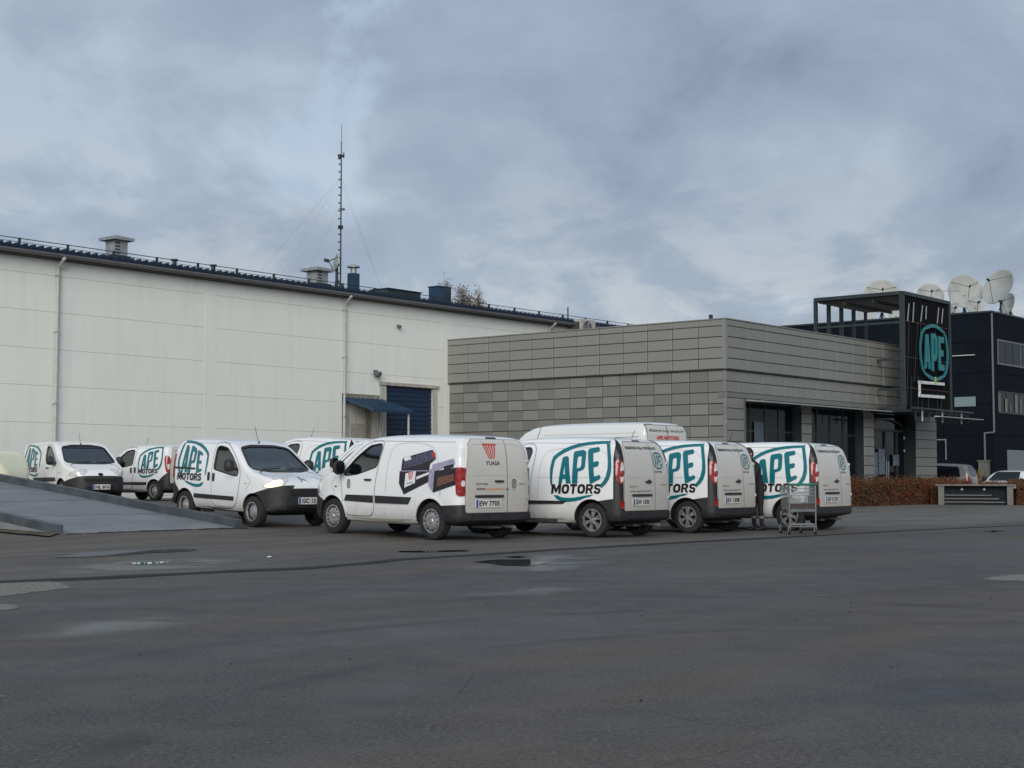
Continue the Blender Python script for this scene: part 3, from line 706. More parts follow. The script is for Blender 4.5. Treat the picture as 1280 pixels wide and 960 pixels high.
    for y0 in (-.45, .15):
        a, _, _ = bd.proj('F', y0, 1.17, .015); b_, _, _ = bd.proj('F', y0+.5, 1.21, .015); wp.bar(a, b_, .02, .012)
    wp.build('wiper', PLASTIC, root)
    # roof aerial
    a, _, _ = bd.proj('T', S['cab'][1]-.72, 0, 0)
    MB().tube(a-Vector((0, 0, .02)), a+Vector((-.16, 0, .34)), .006, 6).tube(a-Vector((0, 0, .01)), a+Vector((0, 0, .03)), .03, 10, .015).build('roof_aerial', PLASTIC, root)
    # underside, exhaust and tow hook
    MB().box(.35, L-.5, -.48, .48, .24, .40).build('underbody', WELL, root)
    MB().tube((.02, -.45, .22), (.5, -.45, .24), .028, 10).box(.5, .95, -.58, -.30, .18, .30).build('exhaust', RIM, root)
    # print and lettering
    if decals == 'badge':
        if kind == 'tall': bb = (.23, 1.58, .645, 1.765)
        elif kind == 'long': bb = (.30, 1.75, .75, 1.72)
        else: bb = (.26, 1.42, .72, 1.69)
        for fr in 'LR': side_badge(bd, root, fr, *bb)
    if decals == 'battery':
        def q(X, Y): return (.05+(650-X)/339, 1.12+(371-Y)/429)
        def lp(*p): return [[q(*a) for a in p]]
        for fr in 'LR':
            b_ = P('battery_print', [lp((148, 250), (400, 187), (432, 215), (444, 255), (400, 290), (396, 425), (180, 522), (135, 440), (136, 350), (148, 345))], fr, PRINTK, .011, 0, .1)
            P('battery_lid_print', [lp((230, 240), (400, 195), (425, 225), (440, 255), (300, 300), (160, 335), (165, 285))], fr, PURPLE, .012, par=b_)
            P('battery_cap_print', [lp((155, 250), (215, 235), (228, 258), (175, 275))], fr, PRINTW, .0132, par=b_)
            P('battery_terminal_print', [lp((400, 205), (425, 210), (440, 245), (415, 240))], fr, REDV, .0135, par=b_)
            P('battery_stripe_print', [lp((292, 388), (400, 352), (400, 368), (292, 410))], fr, PRINTW, .0132, par=b_)
            P('battery_line_print', [lp((140, 345), (395, 340), (395, 346), (140, 352))], fr, LILAC, .0134, par=b_)
            lb = P('battery_label_print', [lp((192, 366), (284, 342), (280, 435), (186, 472))], fr, PRINTW, .0132, par=b_)
            P('battery_logo_print', [lp((217, 360), (228, 358), (235, 412), (228, 413)), lp((236, 357), (246, 354), (246, 408), (240, 410)), lp((253, 352), (262, 350), (254, 405), (250, 407))], fr, REDV, .0145, par=b_)
            u0, v0 = q(205, 448); u1, v1 = q(264, 436)
            P('battery_text_print', [text_shape('YUASA', u0 if fr == 'L' else u1, u0+abs(u0-u1) if fr == 'L' else u1+abs(u0-u1), v0, v0+.03, -1 if fr == 'L' else 1, .02, .03)], fr, BLACKV, .0146, par=b_)
            c_ = P('second_battery_print', [lp((440, 345), (628, 315), (625, 440), (440, 502))], fr, PRINTK, .0112, 0, .1)
            P('battery_lid_print', [lp((420, 298), (598, 250), (614, 290), (540, 310), (450, 345), (425, 330))], fr, LILAC, .0125, par=c_)
            P('battery_side_print', [lp((398, 335), (425, 325), (448, 345), (440, 500), (400, 455))], fr, LILAC, .0127, par=c_)
            P('battery_terminal_print', [lp((520, 310), (600, 290), (606, 312), (530, 335))], fr, PRINTK, .0135, par=c_)
            P('battery_text_print', [lp((478, 392), (610, 362), (612, 412), (470, 460))], fr, BROWNP, .0132, par=c_)
            P('door_crest', badge_shapes(2.98, .93, .10, .17, -1 if fr == 'L' else 1, 1.6), fr, SEAM, .0155)
        strips = []
        for i in range(5):
            a = .33-i*.066; b_ = .21-i*.03; strips.append([[(a, 1.635), (b_, 1.40), (b_-.016, 1.40), (a-.036, 1.635)]])
        P('rear_logo', strips+[[[(.335, 1.645), (.0, 1.645), (.0, 1.625), (.335, 1.625)]]], 'B', REDV, .040)
        P('rear_lettering', [text_shape('YUASA', .29, .29+.34, 1.29, 1.36, -1, .02)], 'B', BLACKV, .040)
        P('website_lettering', [text_shape('www.', .52, .52+.21, .865, .905, -1, .01), text_shape('.lv', -.17, -.17+.08, .865, .905, -1, .01)], 'B', BLACKV, .040)
        P('website_lettering', [text_shape('apemotors', .30, .30+.45, .855, .905, -1, .01)], 'B', ORANGEV, .040)
        P('small_lettering', [text_shape('PARTNER', .53, .53+.28, .955, .985, -1, .01)], 'B', BLACKV, .040)
        P('door_badge', badge_shapes(-.38, .98, .12, .16, -1, 1.6), 'B', SEAM, .040); P('badge_caption', [text_shape('MOTORS', -.32, -.32+.11, .865, .885, -1)], 'B', SEAM, .040)
        P('model_lettering', [text_shape('VAN 1.6', -.50, -.50+.2, .955, .985, -1, .01)], 'B', BLACKV, .040)
    elif kind == 'tall':
        P('slogan_lettering', [text_shape('REZERVES DA\u013bU SPECI\u0100LISTI', .60, .60+1.06, 1.60, 1.665, -1, .03)], 'B', BLACKV, .040)
        P('door_badge', badge_shapes(-.43, 1.41, .34, .32, -1, 1.2), 'B', TEAL, .040)
        P('badge_caption', [text_shape('MOTORS', -.28, -.28+.24, 1.185, 1.225, -1, .02)], 'B', BLACKV, .040)
        P('maker_lettering', [text_shape('RENAULT', .62, .62+.26, .92, .95, -1)], 'B', SEAM, .040)
        P('model_lettering', [text_shape('KANGOO', -.46, -.46+.22, .95, .98, -1)], 'B', SEAM, .040)
        P('website_lettering', [text_shape('www.apemotors.lv', .62, .62+.72, .83, .868, -1, .01)], 'B', BLACKV, .040)
        P('maker_emblem', [[[(-.10, 1.03), (-.015, 1.07), (.07, 1.03), (-.015, .98)]]], 'B', BLACKV, .062)
    elif kind == 'small':
        P('slogan_lettering', [text_shape('REZERVES DA\u013bU SPECI\u0100LISTI', .5, .5+.85, 1.53, 1.57, -1, .012)], 'B', BLACKV, .040)
    return root
# ================================================================== SITE
A_ = Vector((.6317, .7753, 0)); B_ = Vector((-.7753, .6317, 0)); G0 = Vector((8.066, 56, 0)); ROT = math.atan2(.7753, .6317)
def FW(x, y, z=0): return G0+A_*x+B_*y+Vector((0, 0, z))    # building frame -> world
def sst(t): t = max(0, min(1, t)); return t*t*(3-2*t)
def gz(x, y): return .42*sst((-x+2)/10)*sst((y-24)/16)
def ray(px, py):                                            # direction of sight, used only to survey the site
    u = (px-640)/1857.; v = (480-py)/1857.; return Vector((u, math.cos(PITCH)-v*math.sin(PITCH), math.sin(PITCH)+v*math.cos(PITCH)))
def gnd(px, py, h=None):
    r = ray(px, py)
    if h is not None: t = (h-CAM_H)/r.z; return Vector((r.x*t, r.y*t, h))
    a, b = 2., 400.
    for _ in range(40):
        t = (a+b)/2; p = Vector((r.x*t, r.y*t, CAM_H+r.z*t))
        if p.z > gz(p.x, p.y): a = t
        else: b = t
    return p
FR = dict(rz=ROT)
# ------------------------------------------------------------------ ground
def groundf(t, p, tcn):
    g = t.new('ShaderNodeNewGeometry').outputs['Position']; s = t.new('ShaderNodeSeparateXYZ', i0=g)
    bb = t.math('ADD', t.math('MULTIPLY', s.outputs[0], -.7753), t.math('MULTIPLY', s.outputs[1], .6317))
    aa = t.math('ADD', t.math('MULTIPLY', s.outputs[0], .6317), t.math('MULTIPLY', s.outputs[1], .7753))
    fr = t.new('ShaderNodeCombineXYZ', i0=aa, i1=bb, i2=0.0).outputs[0]
    wob = t.math('MULTIPLY', t.math('SUBTRACT', t.noise(g, .35, 3), .5), 1.2)
    yard = t.ss(t.math('ADD', bb, wob), 14.0, 14.35)
    big = t.noise(g, .16, 5, .6); mid = t.noise(t.mapping(fr, (.25, 1.1, 1)), .9, 6, .6); fine = t.noise(g, 38, 3, .8); grit = t.noise(g, 95, 2, .7)
    asph = t.mix(t.ss(big, .35, .7), (.070, .066, .064), (.114, .106, .100))
    brown = t.ss(t.noise(t.mapping(fr, (.12, .5, 1), loc=(3, 7, 0)), .8, 5, .6), .48, .66)
    asph = t.mix(t.math('MULTIPLY', brown, .85), asph, (.130, .098, .070))
    track = t.ss(t.noise(t.mapping(fr, (.05, .9, 1), loc=(1, 3, 0)), 1.0, 4, .5, .4), .56, .68)
    asph = t.mix(t.math('MULTIPLY', track, .4), asph, (.040, .041, .044))
    yd = t.mix(t.ss(mid, .35, .65), (.088, .074, .060), (.165, .144, .118))
    far = t.ss(t.math('ADD', aa, t.math('MULTIPLY', wob, 3)), 31, 38)
    yd = t.mix(t.math('MULTIPLY', far, .65), yd, t.mix(t.ss(mid, .3, .6), (.16, .148, .128), (.25, .235, .205)))
    c = t.mix(yard, asph, yd)
    c = t.mix(t.math('MULTIPLY', t.ss(fine, .50, .64), .60), c, (.20, .19, .175))
    c = t.mix(t.math('MULTIPLY', t.ss(fine, .50, .36), .65), c, (.024, .022, .021))
    c = t.mix(t.math('MULTIPLY', t.ss(grit, .54, .42), .45), c, (.03, .028, .026))
    lump = t.ss(t.noise(g, 1.7, 7, .7), .38, .66); c = t.mix(t.math('MULTIPLY', lump, .38), c, (.14, .125, .11))
    vo = t.new('ShaderNodeTexVoronoi', _feature='DISTANCE_TO_EDGE', Vector=t.mapping(t.new('ShaderNodeVectorMath', _operation='ADD', i0=g, i1=t.new('ShaderNodeVectorMath', _operation='SCALE', i0=t.new('ShaderNodeTexNoise', Scale=1.5).outputs[1], Scale=.6).outputs[0]).outputs[0], (.16, .22, 1))).outputs[0]
    for cx_, cy_, rr_, ww_ in ((4, 6, 5.65, .16), (4, 6, 7.3, .16), (-3, 3, 12.2, .18), (-3, 3, 13.8, .18)):
        vs_ = t.new('ShaderNodeVectorMath', _operation='DISTANCE', i0=t.new('ShaderNodeCombineXYZ', i0=s.outputs[0], i1=s.outputs[1], i2=0.0).outputs[0]); vs_.inputs[1].default_value = (cx_, cy_, 0)
        dd_ = t.math('ABSOLUTE', t.math('SUBTRACT', vs_.outputs['Value'], rr_)); k_ = t.math('MULTIPLY', t.ss(dd_, ww_, ww_*.3), t.ss(t.noise(g, .6, 4), .42, .6)); c = t.mix(t.math('MULTIPLY', k_, .42), c, (.030, .029, .030))
    crack = t.math('MULTIPLY', t.ss(vo, .004, .0015), t.ss(t.noise(g, .22, 3), .50, .58)); c = t.mix(t.math('MULTIPLY', crack, .75), c, (.018, .017, .016))
    t.l.new(c, p.inputs['Base Color'])
    wet = t.ss(t.noise(t.mapping(fr, (.16, .55, 1), loc=(9, 2, 0)), .9, 5, .55), .50, .72)
    r = t.math('SUBTRACT', t.math('ADD', .62, t.math('MULTIPLY', fine, .2)), t.math('MULTIPLY', wet, .13))
    t.l.new(r, p.inputs['Roughness'])
    b = t.new('ShaderNodeBump', Height=t.math('ADD', fine, t.math('MULTIPLY', grit, .5)), Strength=.35, Distance=.006); t.l.new(b.outputs[0], p.inputs['Normal'])
GROUND = mat('wet_asphalt', (.06, .06, .06), .6, fn=groundf, spec=.22)
xs = [-2500, -400, -120, -60]+[-40+i*1.0 for i in range(81)]+[60, 120, 400, 2500]
ys = [-600, -100, -20]+[i*1.0 for i in range(0, 90)]+[120, 300, 1000, 3500]
gm = bpy.data.meshes.new('ground'); nx = len(xs)
gm.from_pydata([(x, y, gz(x, y)) for y in ys for x in xs], [], [(j*nx+i, j*nx+i+1, (j+1)*nx+i+1, (j+1)*nx+i) for j in range(len(ys)-1) for i in range(nx-1)])
gm.materials.append(GROUND); gm.polygons.foreach_set('use_smooth', [True]*len(gm.polygons)); tag(link('ground', gm), kind='structure')
DAMP = None
def blob(name, pts, m, lift, n=2, jit=.03, sub=4):          # flat irregular sheet lying on the ground
    q = []
    for i in range(len(pts)):
        a, b = Vector(pts[i]), Vector(pts[(i+1) % len(pts)])
        for k in range(sub):
            v = a.lerp(b, k/sub)+Vector((R.gauss(0, jit), R.gauss(0, jit))); q.append((v.x, v.y))
    q = chaikin(q, n); bm = flat_bm([[q]])
    for v in bm.verts: v.co.z = gz(v.co.x, v.co.y)+lift
    bm.normal_update()
    for f in bm.faces:
        if f.normal.z < 0: f.normal_flip()
    soft = m in (WATER, DAMP, LPATCH); me = bpy.data.meshes.new(name)
    if soft:                                                # fine grid so the margin can fade from wet to dry
        gw = .09 if m is WATER else (.2 if m is DAMP else .12)
        for ax in (0, 1):
            lo = min(v.co[ax] for v in bm.verts); hi = max(v.co[ax] for v in bm.verts); k = math.ceil(lo/gw)
            while k*gw < hi:
                bmesh.ops.bisect_plane(bm, geom=bm.verts[:]+bm.edges[:]+bm.faces[:], plane_co=(k*gw, 0, 0) if ax == 0 else (0, k*gw, 0), plane_no=(1, 0, 0) if ax == 0 else (0, 1, 0)); k += 1
        bm.verts.index_update(); bm.to_mesh(me); P_ = np.array([(v.co.x, v.co.y) for v in bm.verts]); dd = -psdf(P_, q)/(.16 if m is WATER else .5 if m is DAMP else .15)
        a_ = me.attributes.new('edge', 'FLOAT', 'POINT'); a_.data.foreach_set('value', np.clip(dd, 0, 1).astype('f'))
    else: bm.to_mesh(me)
    bm.free(); me.materials.append(m)
    return tag(link(name, me), kind='structure')
def pixpoly(pts): return [tuple(gnd(x, y)[:2]) for x, y in pts]
WATER = bpy.data.materials.new('puddle_water'); WATER.use_nodes = True
t_ = N(WATER.node_tree); pb = t_.n['Principled BSDF']; pb.inputs['Base Color'].default_value = (.012, .012, .012, 1); pb.inputs['Specular IOR Level'].default_value = .6
gen = t_.new('ShaderNodeTexCoord').outputs['Generated']; pos = t_.new('ShaderNodeNewGeometry').outputs['Position']
sp_ = t_.new('ShaderNodeSeparateXYZ', i0=gen)
att = t_.new('ShaderNodeAttribute', _attribute_name='edge').outputs['Fac']
mk = t_.math('ADD', att, t_.math('MULTIPLY', t_.math('SUBTRACT', t_.noise(pos, 3.2, 6, .7), .5), .9))
t_.l.new(t_.math('ADD', .02, t_.math('MULTIPLY', t_.ss(mk, .40, .22), .30)), pb.inputs['Roughness'])
mx_ = t_.new('ShaderNodeMixShader', i0=t_.ss(mk, .12, .5), i1=t_.new('ShaderNodeBsdfTransparent').outputs[0], i2=pb.outputs[0]); t_.l.new(mx_.outputs[0], t_.n['Material Output'].inputs[0])
DAMP = bpy.data.materials.new('damp_asphalt'); DAMP.use_nodes = True
t_ = N(DAMP.node_tree); pb = t_.n['Principled BSDF']; pb.inputs['Base Color'].default_value = (.05, .05, .052, 1); pb.inputs['Roughness'].default_value = .27; pb.inputs['Specular IOR Level'].default_value = .35
att = t_.new('ShaderNodeAttribute', _attribute_name='edge').outputs['Fac']; pos = t_.new('ShaderNodeNewGeometry').outputs['Position']
bp_ = t_.new('ShaderNodeBump', Height=t_.noise(pos, 60, 3), Strength=.3, Distance=.004); t_.l.new(bp_.outputs[0], pb.inputs['Normal'])
mk = t_.math('MULTIPLY', att, t_.ss(t_.noise(pos, 1.2, 7, .65), .30, .58))
mx_ = t_.new('ShaderNodeMixShader', i0=t_.math('MULTIPLY', mk, .85), i1=t_.new('ShaderNodeBsdfTransparent').outputs[0], i2=pb.outputs[0]); t_.l.new(mx_.outputs[0], t_.n['Material Output'].inputs[0])
LPATCH = mat('pale_concrete_patch', (.24, .225, .19), .8, spec=.15, var=.2, vscale=1.5, bump=.3, bscale=60)
TAR = mat('dark_tar', (.030, .030, .031), .8, spec=.15, var=.3, vscale=2)
def feather(t, p, tcn):
    a_ = t.new('ShaderNodeAttribute', _attribute_name='edge').outputs['Fac']; q_ = t.new('ShaderNodeNewGeometry').outputs['Position']
    mx = t.new('ShaderNodeMixShader', i0=t.ss(t.math('ADD', a_, t.math('MULTIPLY', t.math('SUBTRACT', t.noise(q_, 5, 7, .75), .5), 1.6)), .2, .8), i1=t.new('ShaderNodeBsdfTransparent').outputs[0], i2=p.outputs[0])
    t.l.new(t.mix(t.ss(t.noise(q_, 26, 4, .75), .4, .62), (.27, .255, .22), (.13, .122, .11)), p.inputs['Base Color'])
    t.l.new(mx.outputs[0], t.n['Material Output'].inputs[0])
MATS.pop('pale_concrete_patch'); LPATCH = mat('feathered_pale_patch', (.2, .2, .18), .85, spec=.15, fn=feather)
blob('pale_patch', pixpoly([(-30, 727), (60, 725), (100, 730), (95, 736), (50, 741), (0, 748), (-30, 750)]), LPATCH, .004)
blob('pale_patch', pixpoly([(-30, 754), (20, 754), (42, 757), (30, 762), (-10, 766), (-30, 766)]), LPATCH, .004)
blob('pale_patch', pixpoly([(1212, 724), (1245, 719), (1300, 716), (1300, 727), (1250, 727)]), LPATCH, .004)
blob('pale_patch', pixpoly([(1005, 745), (1040, 743), (1070, 744), (1030, 747)]), LPATCH, .004)
blob('pale_patch', pixpoly([(-30, 862), (5, 866), (20, 872), (-5, 880), (-30, 880)]), LPATCH, .004, jit=.01)
blob('puddle', pixpoly([(56, 697), (100, 691), (170, 688), (230, 686.5), (262, 687), (238, 689.5), (190, 692), (150, 695), (100, 697.5)]), WATER, .008, jit=.05)
blob('puddle', pixpoly([(150, 704.5), (180, 703), (214, 702), (222, 703.5), (190, 706), (160, 706.5)]), WATER, .008, jit=.04)
blob('puddle', pixpoly([(588, 702.5), (620, 699.5), (660, 699.5), (690, 703.5), (668, 708.5), (625, 707.5)]), WATER, .008, jit=.03)
blob('puddle', pixpoly([(622, 697), (650, 695), (662, 696.5), (648, 698.2)]), WATER, .008, jit=.02)
blob('puddle', pixpoly([(492, 689.5), (530, 688.5), (590, 688), (592, 689.6), (540, 690.6), (500, 690.8)]), WATER, .008, jit=.02)
blob('puddle', pixpoly([(1222, 664), (1250, 663.2), (1262, 664.2), (1240, 665.6)]), WATER, .008, jit=.04)
for q in ([(20, 716), (90, 703), (230, 696), (330, 699), (290, 710), (150, 718), (60, 722)], [(500, 745), (590, 735), (700, 731), (790, 735), (700, 745), (600, 750), (530, 752)],
          [(350, 890), (420, 855), (530, 840), (650, 835), (640, 855), (520, 875), (420, 895)], [(540, 710), (590, 694), (720, 691), (800, 700), (740, 714), (620, 718)],
          [(-30, 800), (60, 775), (200, 765), (330, 772), (220, 790), (60, 806)], [(1000, 880), (1100, 850), (1290, 840), (1290, 875), (1150, 892)]):
    blob('damp_patch', pixpoly(q), DAMP, .003, jit=.02)
seamp = [(-40, 728), (100, 722), (250, 715), (400, 708), (500, 698.5), (600, 692.5), (700, 686), (860, 677), (1010, 669.5), (1150, 662), (1300, 655.5)]
top = pixpoly(seamp); bot = pixpoly([(x, y+(3.6-2.9*max(0, x)/1300)) for x, y in seamp])
blob('tar_seam', top+bot[::-1], TAR, .005, jit=.03, n=1, sub=3)
g2 = [(620, 684), (760, 677), (900, 671)]
blob('pale_seam', pixpoly(g2)+pixpoly([(x, y+.9) for x, y in g2])[::-1], LPATCH, .006, jit=.02)
# small litter: stones and leaves on the asphalt
m = MB()
for i in range(90):
    x = R.uniform(-6, 8); y = R.uniform(5, 24); s = R.uniform(.005, .011); m.add([(x+s, y, gz(x, y)+.003), (x, y+s, gz(x, y)+.003), (x-s, y-s*.3, gz(x, y)+.003), (x, y, gz(x, y)+.003+s)], [(0, 1, 3), (1, 2, 3), (2, 0, 3)])
tag(m.build('scattered_grit', [TAR]), 'tiny dark stones and leaf bits scattered over the wet asphalt', 'grit', kind='stuff')
l_ = gnd(337, 697.5); m = MB(); m.add([(-.05, -.02, .01), (.04, -.03, .02), (.05, .03, .01), (-.03, .04, .02), (.0, 0, .03)], [(0, 1, 4), (1, 2, 4), (2, 3, 4), (3, 0, 4)])
tag(m.build('crumpled_litter', [PRINTW], loc=l_), 'small white crumpled paper lying on the road beside the long seam', 'litter')

# ------------------------------------------------------------------ loading ramp
E1 = gnd(70, 668); E2 = gnd(303, 660); d = B_.copy(); sl = .107
def rp(e, l, h=0): return (e.x+d.x*l, e.y+d.y*l, e.z+sl*l+h)
ramp = empty('loading_ramp', (0, 0, 0), label='grey concrete loading ramp rising to the left between two low steel kerbs', cat='ramp')
Ln = 13.
def slab(e1, e2, l0, l1, h0, h1, deep=False):
    vs = [rp(e1, l0, h1), rp(e2, l0, h1), rp(e2, l1, h1), rp(e1, l1, h1)]
    lo = [(v[0], v[1], (gz(v[0], v[1])-.1) if deep else v[2]-(h1-h0)) for v in vs]; return vs+lo
m = MB(); m.add(slab(E1, E2, 0, Ln, 0, .012, True), [(0, 1, 2, 3), (4, 7, 6, 5), (0, 4, 5, 1), (1, 5, 6, 2), (2, 6, 7, 3), (3, 7, 4, 0)]); m.build('ramp_slab', CONC, ramp)
w2 = (E2-E1).normalized()*.14
for e in (E1, E2-w2):
    m = MB(); m.add(slab(e, e+w2, .0, Ln, 0, .175), [(0, 1, 2, 3), (4, 7, 6, 5), (0, 4, 5, 1), (1, 5, 6, 2), (2, 6, 7, 3), (3, 7, 4, 0)]); m.build('ramp_kerb', KERBM, ramp, bevel=.008)
for l_j in (2.4, 4.8, 7.2, 9.6):
    m = MB(); m.add([rp(E1+w2, l_j, .0145), rp(E2-w2, l_j, .0145), rp(E2-w2, l_j+.03, .0145), rp(E1+w2, l_j+.03, .0145)], [(0, 1, 2, 3)]); m.build('deck_joint', KERBM, ramp)
blob('dirt_verge', pixpoly([(-40, 644), (20, 656), (72, 668.5), (60, 672), (20, 668), (-40, 664)]), mat('dirt_and_grass', (.075, .07, .04), .95, var=.5, vscale=3, bump=.6, bscale=20), .03, jit=.05)
m = MB()                                                    # broken edge of the pavement along the ramp foot
for i in range(26):
    t = (i+R.random())/26; c = E1.lerp(E2, t)-Vector((0, .12, 0)); q = R.uniform(.03, .16); h = R.uniform(.005, .02)
    m.box(c.x-q, c.x+q, c.y-.07, c.y+.04, c.z, c.z+h)
tag(m.build('broken_edge_chips', TAR), 'dark broken asphalt crumbs along the foot of the grey ramp', 'rubble', kind='stuff')

# ------------------------------------------------------------------ white warehouse (own frame: x along the wall, y into the building)
WY = 14.0
wh = empty('warehouse', FW(0, WY), rz=ROT, label='long white panelled warehouse with blue metal roof edge and grey downpipes', cat='warehouse')
m = MB(); m.box(-48, 30, .16, 26, -.3, 8.42); m.build('wall_core', mat('wall_joint', (.42, .43, .40), .8), wh)
bays = [-46.6, -39.9, -33.2, -26.5, -19.8, -13.2, -6.43, .06, 7.1, 13.8, 20.5, 29.9]; zs = [.0, .5, 1.72, 2.96, 4.19, 5.42, 6.665, 7.89, 8.42]
def cpanel(x0, x1, z0, z1, t0, t1, m_, par, ch=.007, name='panel'):
    mb = MB(); vs = []
    for yy, c in ((t1, 0), (t0+ch, 0), (t0, ch)):
        vs += [(x0+c, yy, z0+c), (x1-c, yy, z0+c), (x1-c, yy, z1-c), (x0+c, yy, z1-c)]
    fs = [(8, 9, 10, 11)]+[(a*4+i, a*4+(i+1) % 4, a*4+4+(i+1) % 4, a*4+4+i) for a in (0, 1) for i in range(4)]+[(3, 2, 1, 0)]
    mb.add(vs, fs); return mb.build(name, m_, par)
DX0, DX1, DZ = -4.27, -.70, 5.0                             # loading bay opening ; door recess -6.33..-4.31
for i in range(len(bays)-1):
    for j in range(len(zs)-1):
        x0, x1, z0, z1 = bays[i]+.003, bays[i+1]-.003, zs[j]+.003, zs[j+1]-.003
        if i == 6:
            if z0 < 4.1: cpanel(-.70, x1, z0, z1, 0, .15, WALLW, wh); continue
            if z0 < 5.0:
                cpanel(-.70, x1, z0, z1, 0, .15, WALLW, wh); cpanel(x0+.0, -4.28, 4.55, z1, 0, .15, WALLW, wh); cpanel(-4.27, -.71, 5.13, z1, .001, .15, WALLW, wh); continue
        cpanel(x0, x1, z0, z1, 0, .15, WALLW, wh)
for bx_ in (-13.2, -26.5, .06): cpanel(bx_-.28, bx_+.28, 0, 8.4, -.004, .15, WALLW, wh, name='pilaster')
# roller door bay
MB().box(-4.27, -3.88, -.02, .12, 0, 4.985).build('door_jamb', STAIN, wh, bevel=.01)
MB().box(-1.01, -.715, -.02, .12, 0, 4.985).build('door_jamb', STAIN, wh, bevel=.01)
MB().box(-4.32, -.66, -.08, .12, 4.99, 5.12).build('door_lintel', mat('worn_lintel', (.42, .38, .34), .7, var=.3), wh, bevel=.01)
rd = MB(); rd.box(-3.88, -1.01, .10, .13, 0, 4.985); rdo = rd.build('roller_door', BLUED, wh)
sl_ = MB().prism([(0, 0), (0, .19), (-.022, .165), (-.03, .1), (-.022, .03)], 'YZ', 0, 2.86).mesh('door_slat', BLUED)
for k in range(24): so = link('door_slat', sl_, rdo, loc=(-3.875, .099, .15+k*.2))
# entrance recess with stained walls and blue porch roof
m = MB(); m.box(-6.34, -4.31, .02, .14, 0, 4.2); m.build('recess_wall', STAIN, wh)
MB().box(-6.32, -4.30, -.03, .14, 4.33, 4.54).build('recess_lintel', mat('olive_board', (.22, .22, .17), .7, var=.2), wh)
MB().box(-5.95, -5.05, -.02, .019, .9, 3.35).build('service_door', mat('grey_door', (.31, .30, .28), .6, var=.15), wh, bevel=.01)
for x in (-5.12, -4.95): MB().tube((x, -.06, .2), (x, -.06, 4.0), .035).build('rusty_pipe', mat('rusty_pipe', (.20, .15, .11), .8, var=.4), wh)
porch = MB(); P0 = [(-6.42, 0, 4.36), (-4.45, 0, 4.36)]
pr = empty('porch_roof', (0, 0, 0)); pr.parent = wh
m = MB(); m.add([(-6.42, -.02, 4.38), (-4.35, -.02, 4.38), (-4.15, -1.75, 3.86), (-6.42, -1.75, 3.86), (-6.42, -.02, 4.30), (-4.35, -.02, 4.30), (-4.15, -1.75, 3.78), (-6.42, -1.75, 3.78)], [(0, 1, 2, 3), (7, 6, 5, 4), (0, 4, 5, 1), (1, 5, 6, 2), (2, 6, 7, 3), (3, 7, 4, 0)]); m.build('roof_sheet', BLUEM, pr)
for k in range(9):
    x = -6.38+k*.27; MB().bar((x, -.03, 4.395), (x+.01*k, -1.77, 3.875), .05, .035).build('roof_rib', BLUEM, pr)
MB().bar((-6.44, -1.76, 3.80), (-4.1, -1.76, 3.80), .06, .07).build('fascia', BLUEM, pr)
MB().tube((-4.25, -1.62, .0), (-4.25, -1.62, 3.82), .045).build('porch_post', PIPEC, pr)
# roof
m = MB(); m.add([(-48, -.35, 8.66), (30, -.35, 8.66), (30, 26, 10.2), (-48, 26, 10.2), (-48, -.35, 8.60), (30, -.35, 8.60), (30, 26, 10.1), (-48, 26, 10.1)], [(0, 1, 2, 3), (7, 6, 5, 4), (0, 4, 5, 1), (1, 5, 6, 2), (2, 6, 7, 3), (3, 7, 4, 0)])
rf = m.build('roof', NAVYR, wh); MB().box(-48, 30, -.40, -.352, 8.585, 8.72).build('roof_edge_band', NAVYR, rf)
m = MB()
for k in range(260):
    x = -47.9+k*.3; m.prism([(x-.06, 8.66), (x-.04, 8.78), (x+.04, 8.78), (x+.06, 8.66)], 'XZ', -.43, -.20); m.bar((x, -.3, 8.72), (x, 6, 9.085), .06, .07)
o = m.build('roof_rib_rows', NAVYR, rf); o['kind'] = 'stuff'
MB().box(-48, 30, -.34, .1, 8.425, 8.50).build('soffit', GAP, wh)
gp = [(-.50, 8.58), (-.50, 8.53), (-.46, 8.475), (-.39, 8.455), (-.345, 8.50), (-.345, 8.57), (-.37, 8.57), (-.37, 8.52), (-.40, 8.485), (-.45, 8.50), (-.475, 8.54), (-.475, 8.58)]
MB().prism(gp, 'YZ', -48, 30).build('gutter', GUTTER, wh)
for bx_ in (-39.9, -19.78, -6.40, 7.12):
    m = MB(); m.tube((bx_, -.42, 8.5), (bx_, -.42, 8.40), .07); m.tube((bx_, -.42, 8.42), (bx_, -.10, 8.18), .055); m.tube((bx_, -.10, 8.2), (bx_, -.10, .25), .055)
    for z in (1.2, 3.6, 6.0, 7.9): m.box(bx_-.075, bx_+.075, -.17, -.002, z, z+.04)
    m.build('downpipe', PIPEC, wh, 40)
rail = MB()
rail.tube((-48, .15, 9.02), (30, .15, 9.02), .016, 6); rail.tube((-48, .15, 8.90), (30, .15, 8.90), .010, 6); rail.build('snow_guard_rail', FRAMEG, wh)
pm = MB().box(-.02, .02, -.15, .15, 0, .32).add([(-.05, -.15, .30), (.05, -.15, .30), (.05, .15, .34), (-.05, .15, .34)], [(0, 1, 2, 3)]) or None
pm = MB(); pm.box(-.03, .03, -.04, .04, -.04, .32); pmm = pm.mesh('rail_bracket', FRAMEG)
for k in range(42): link('rail_bracket', pmm, wh, loc=(-47+k*1.85, .16, 8.72))
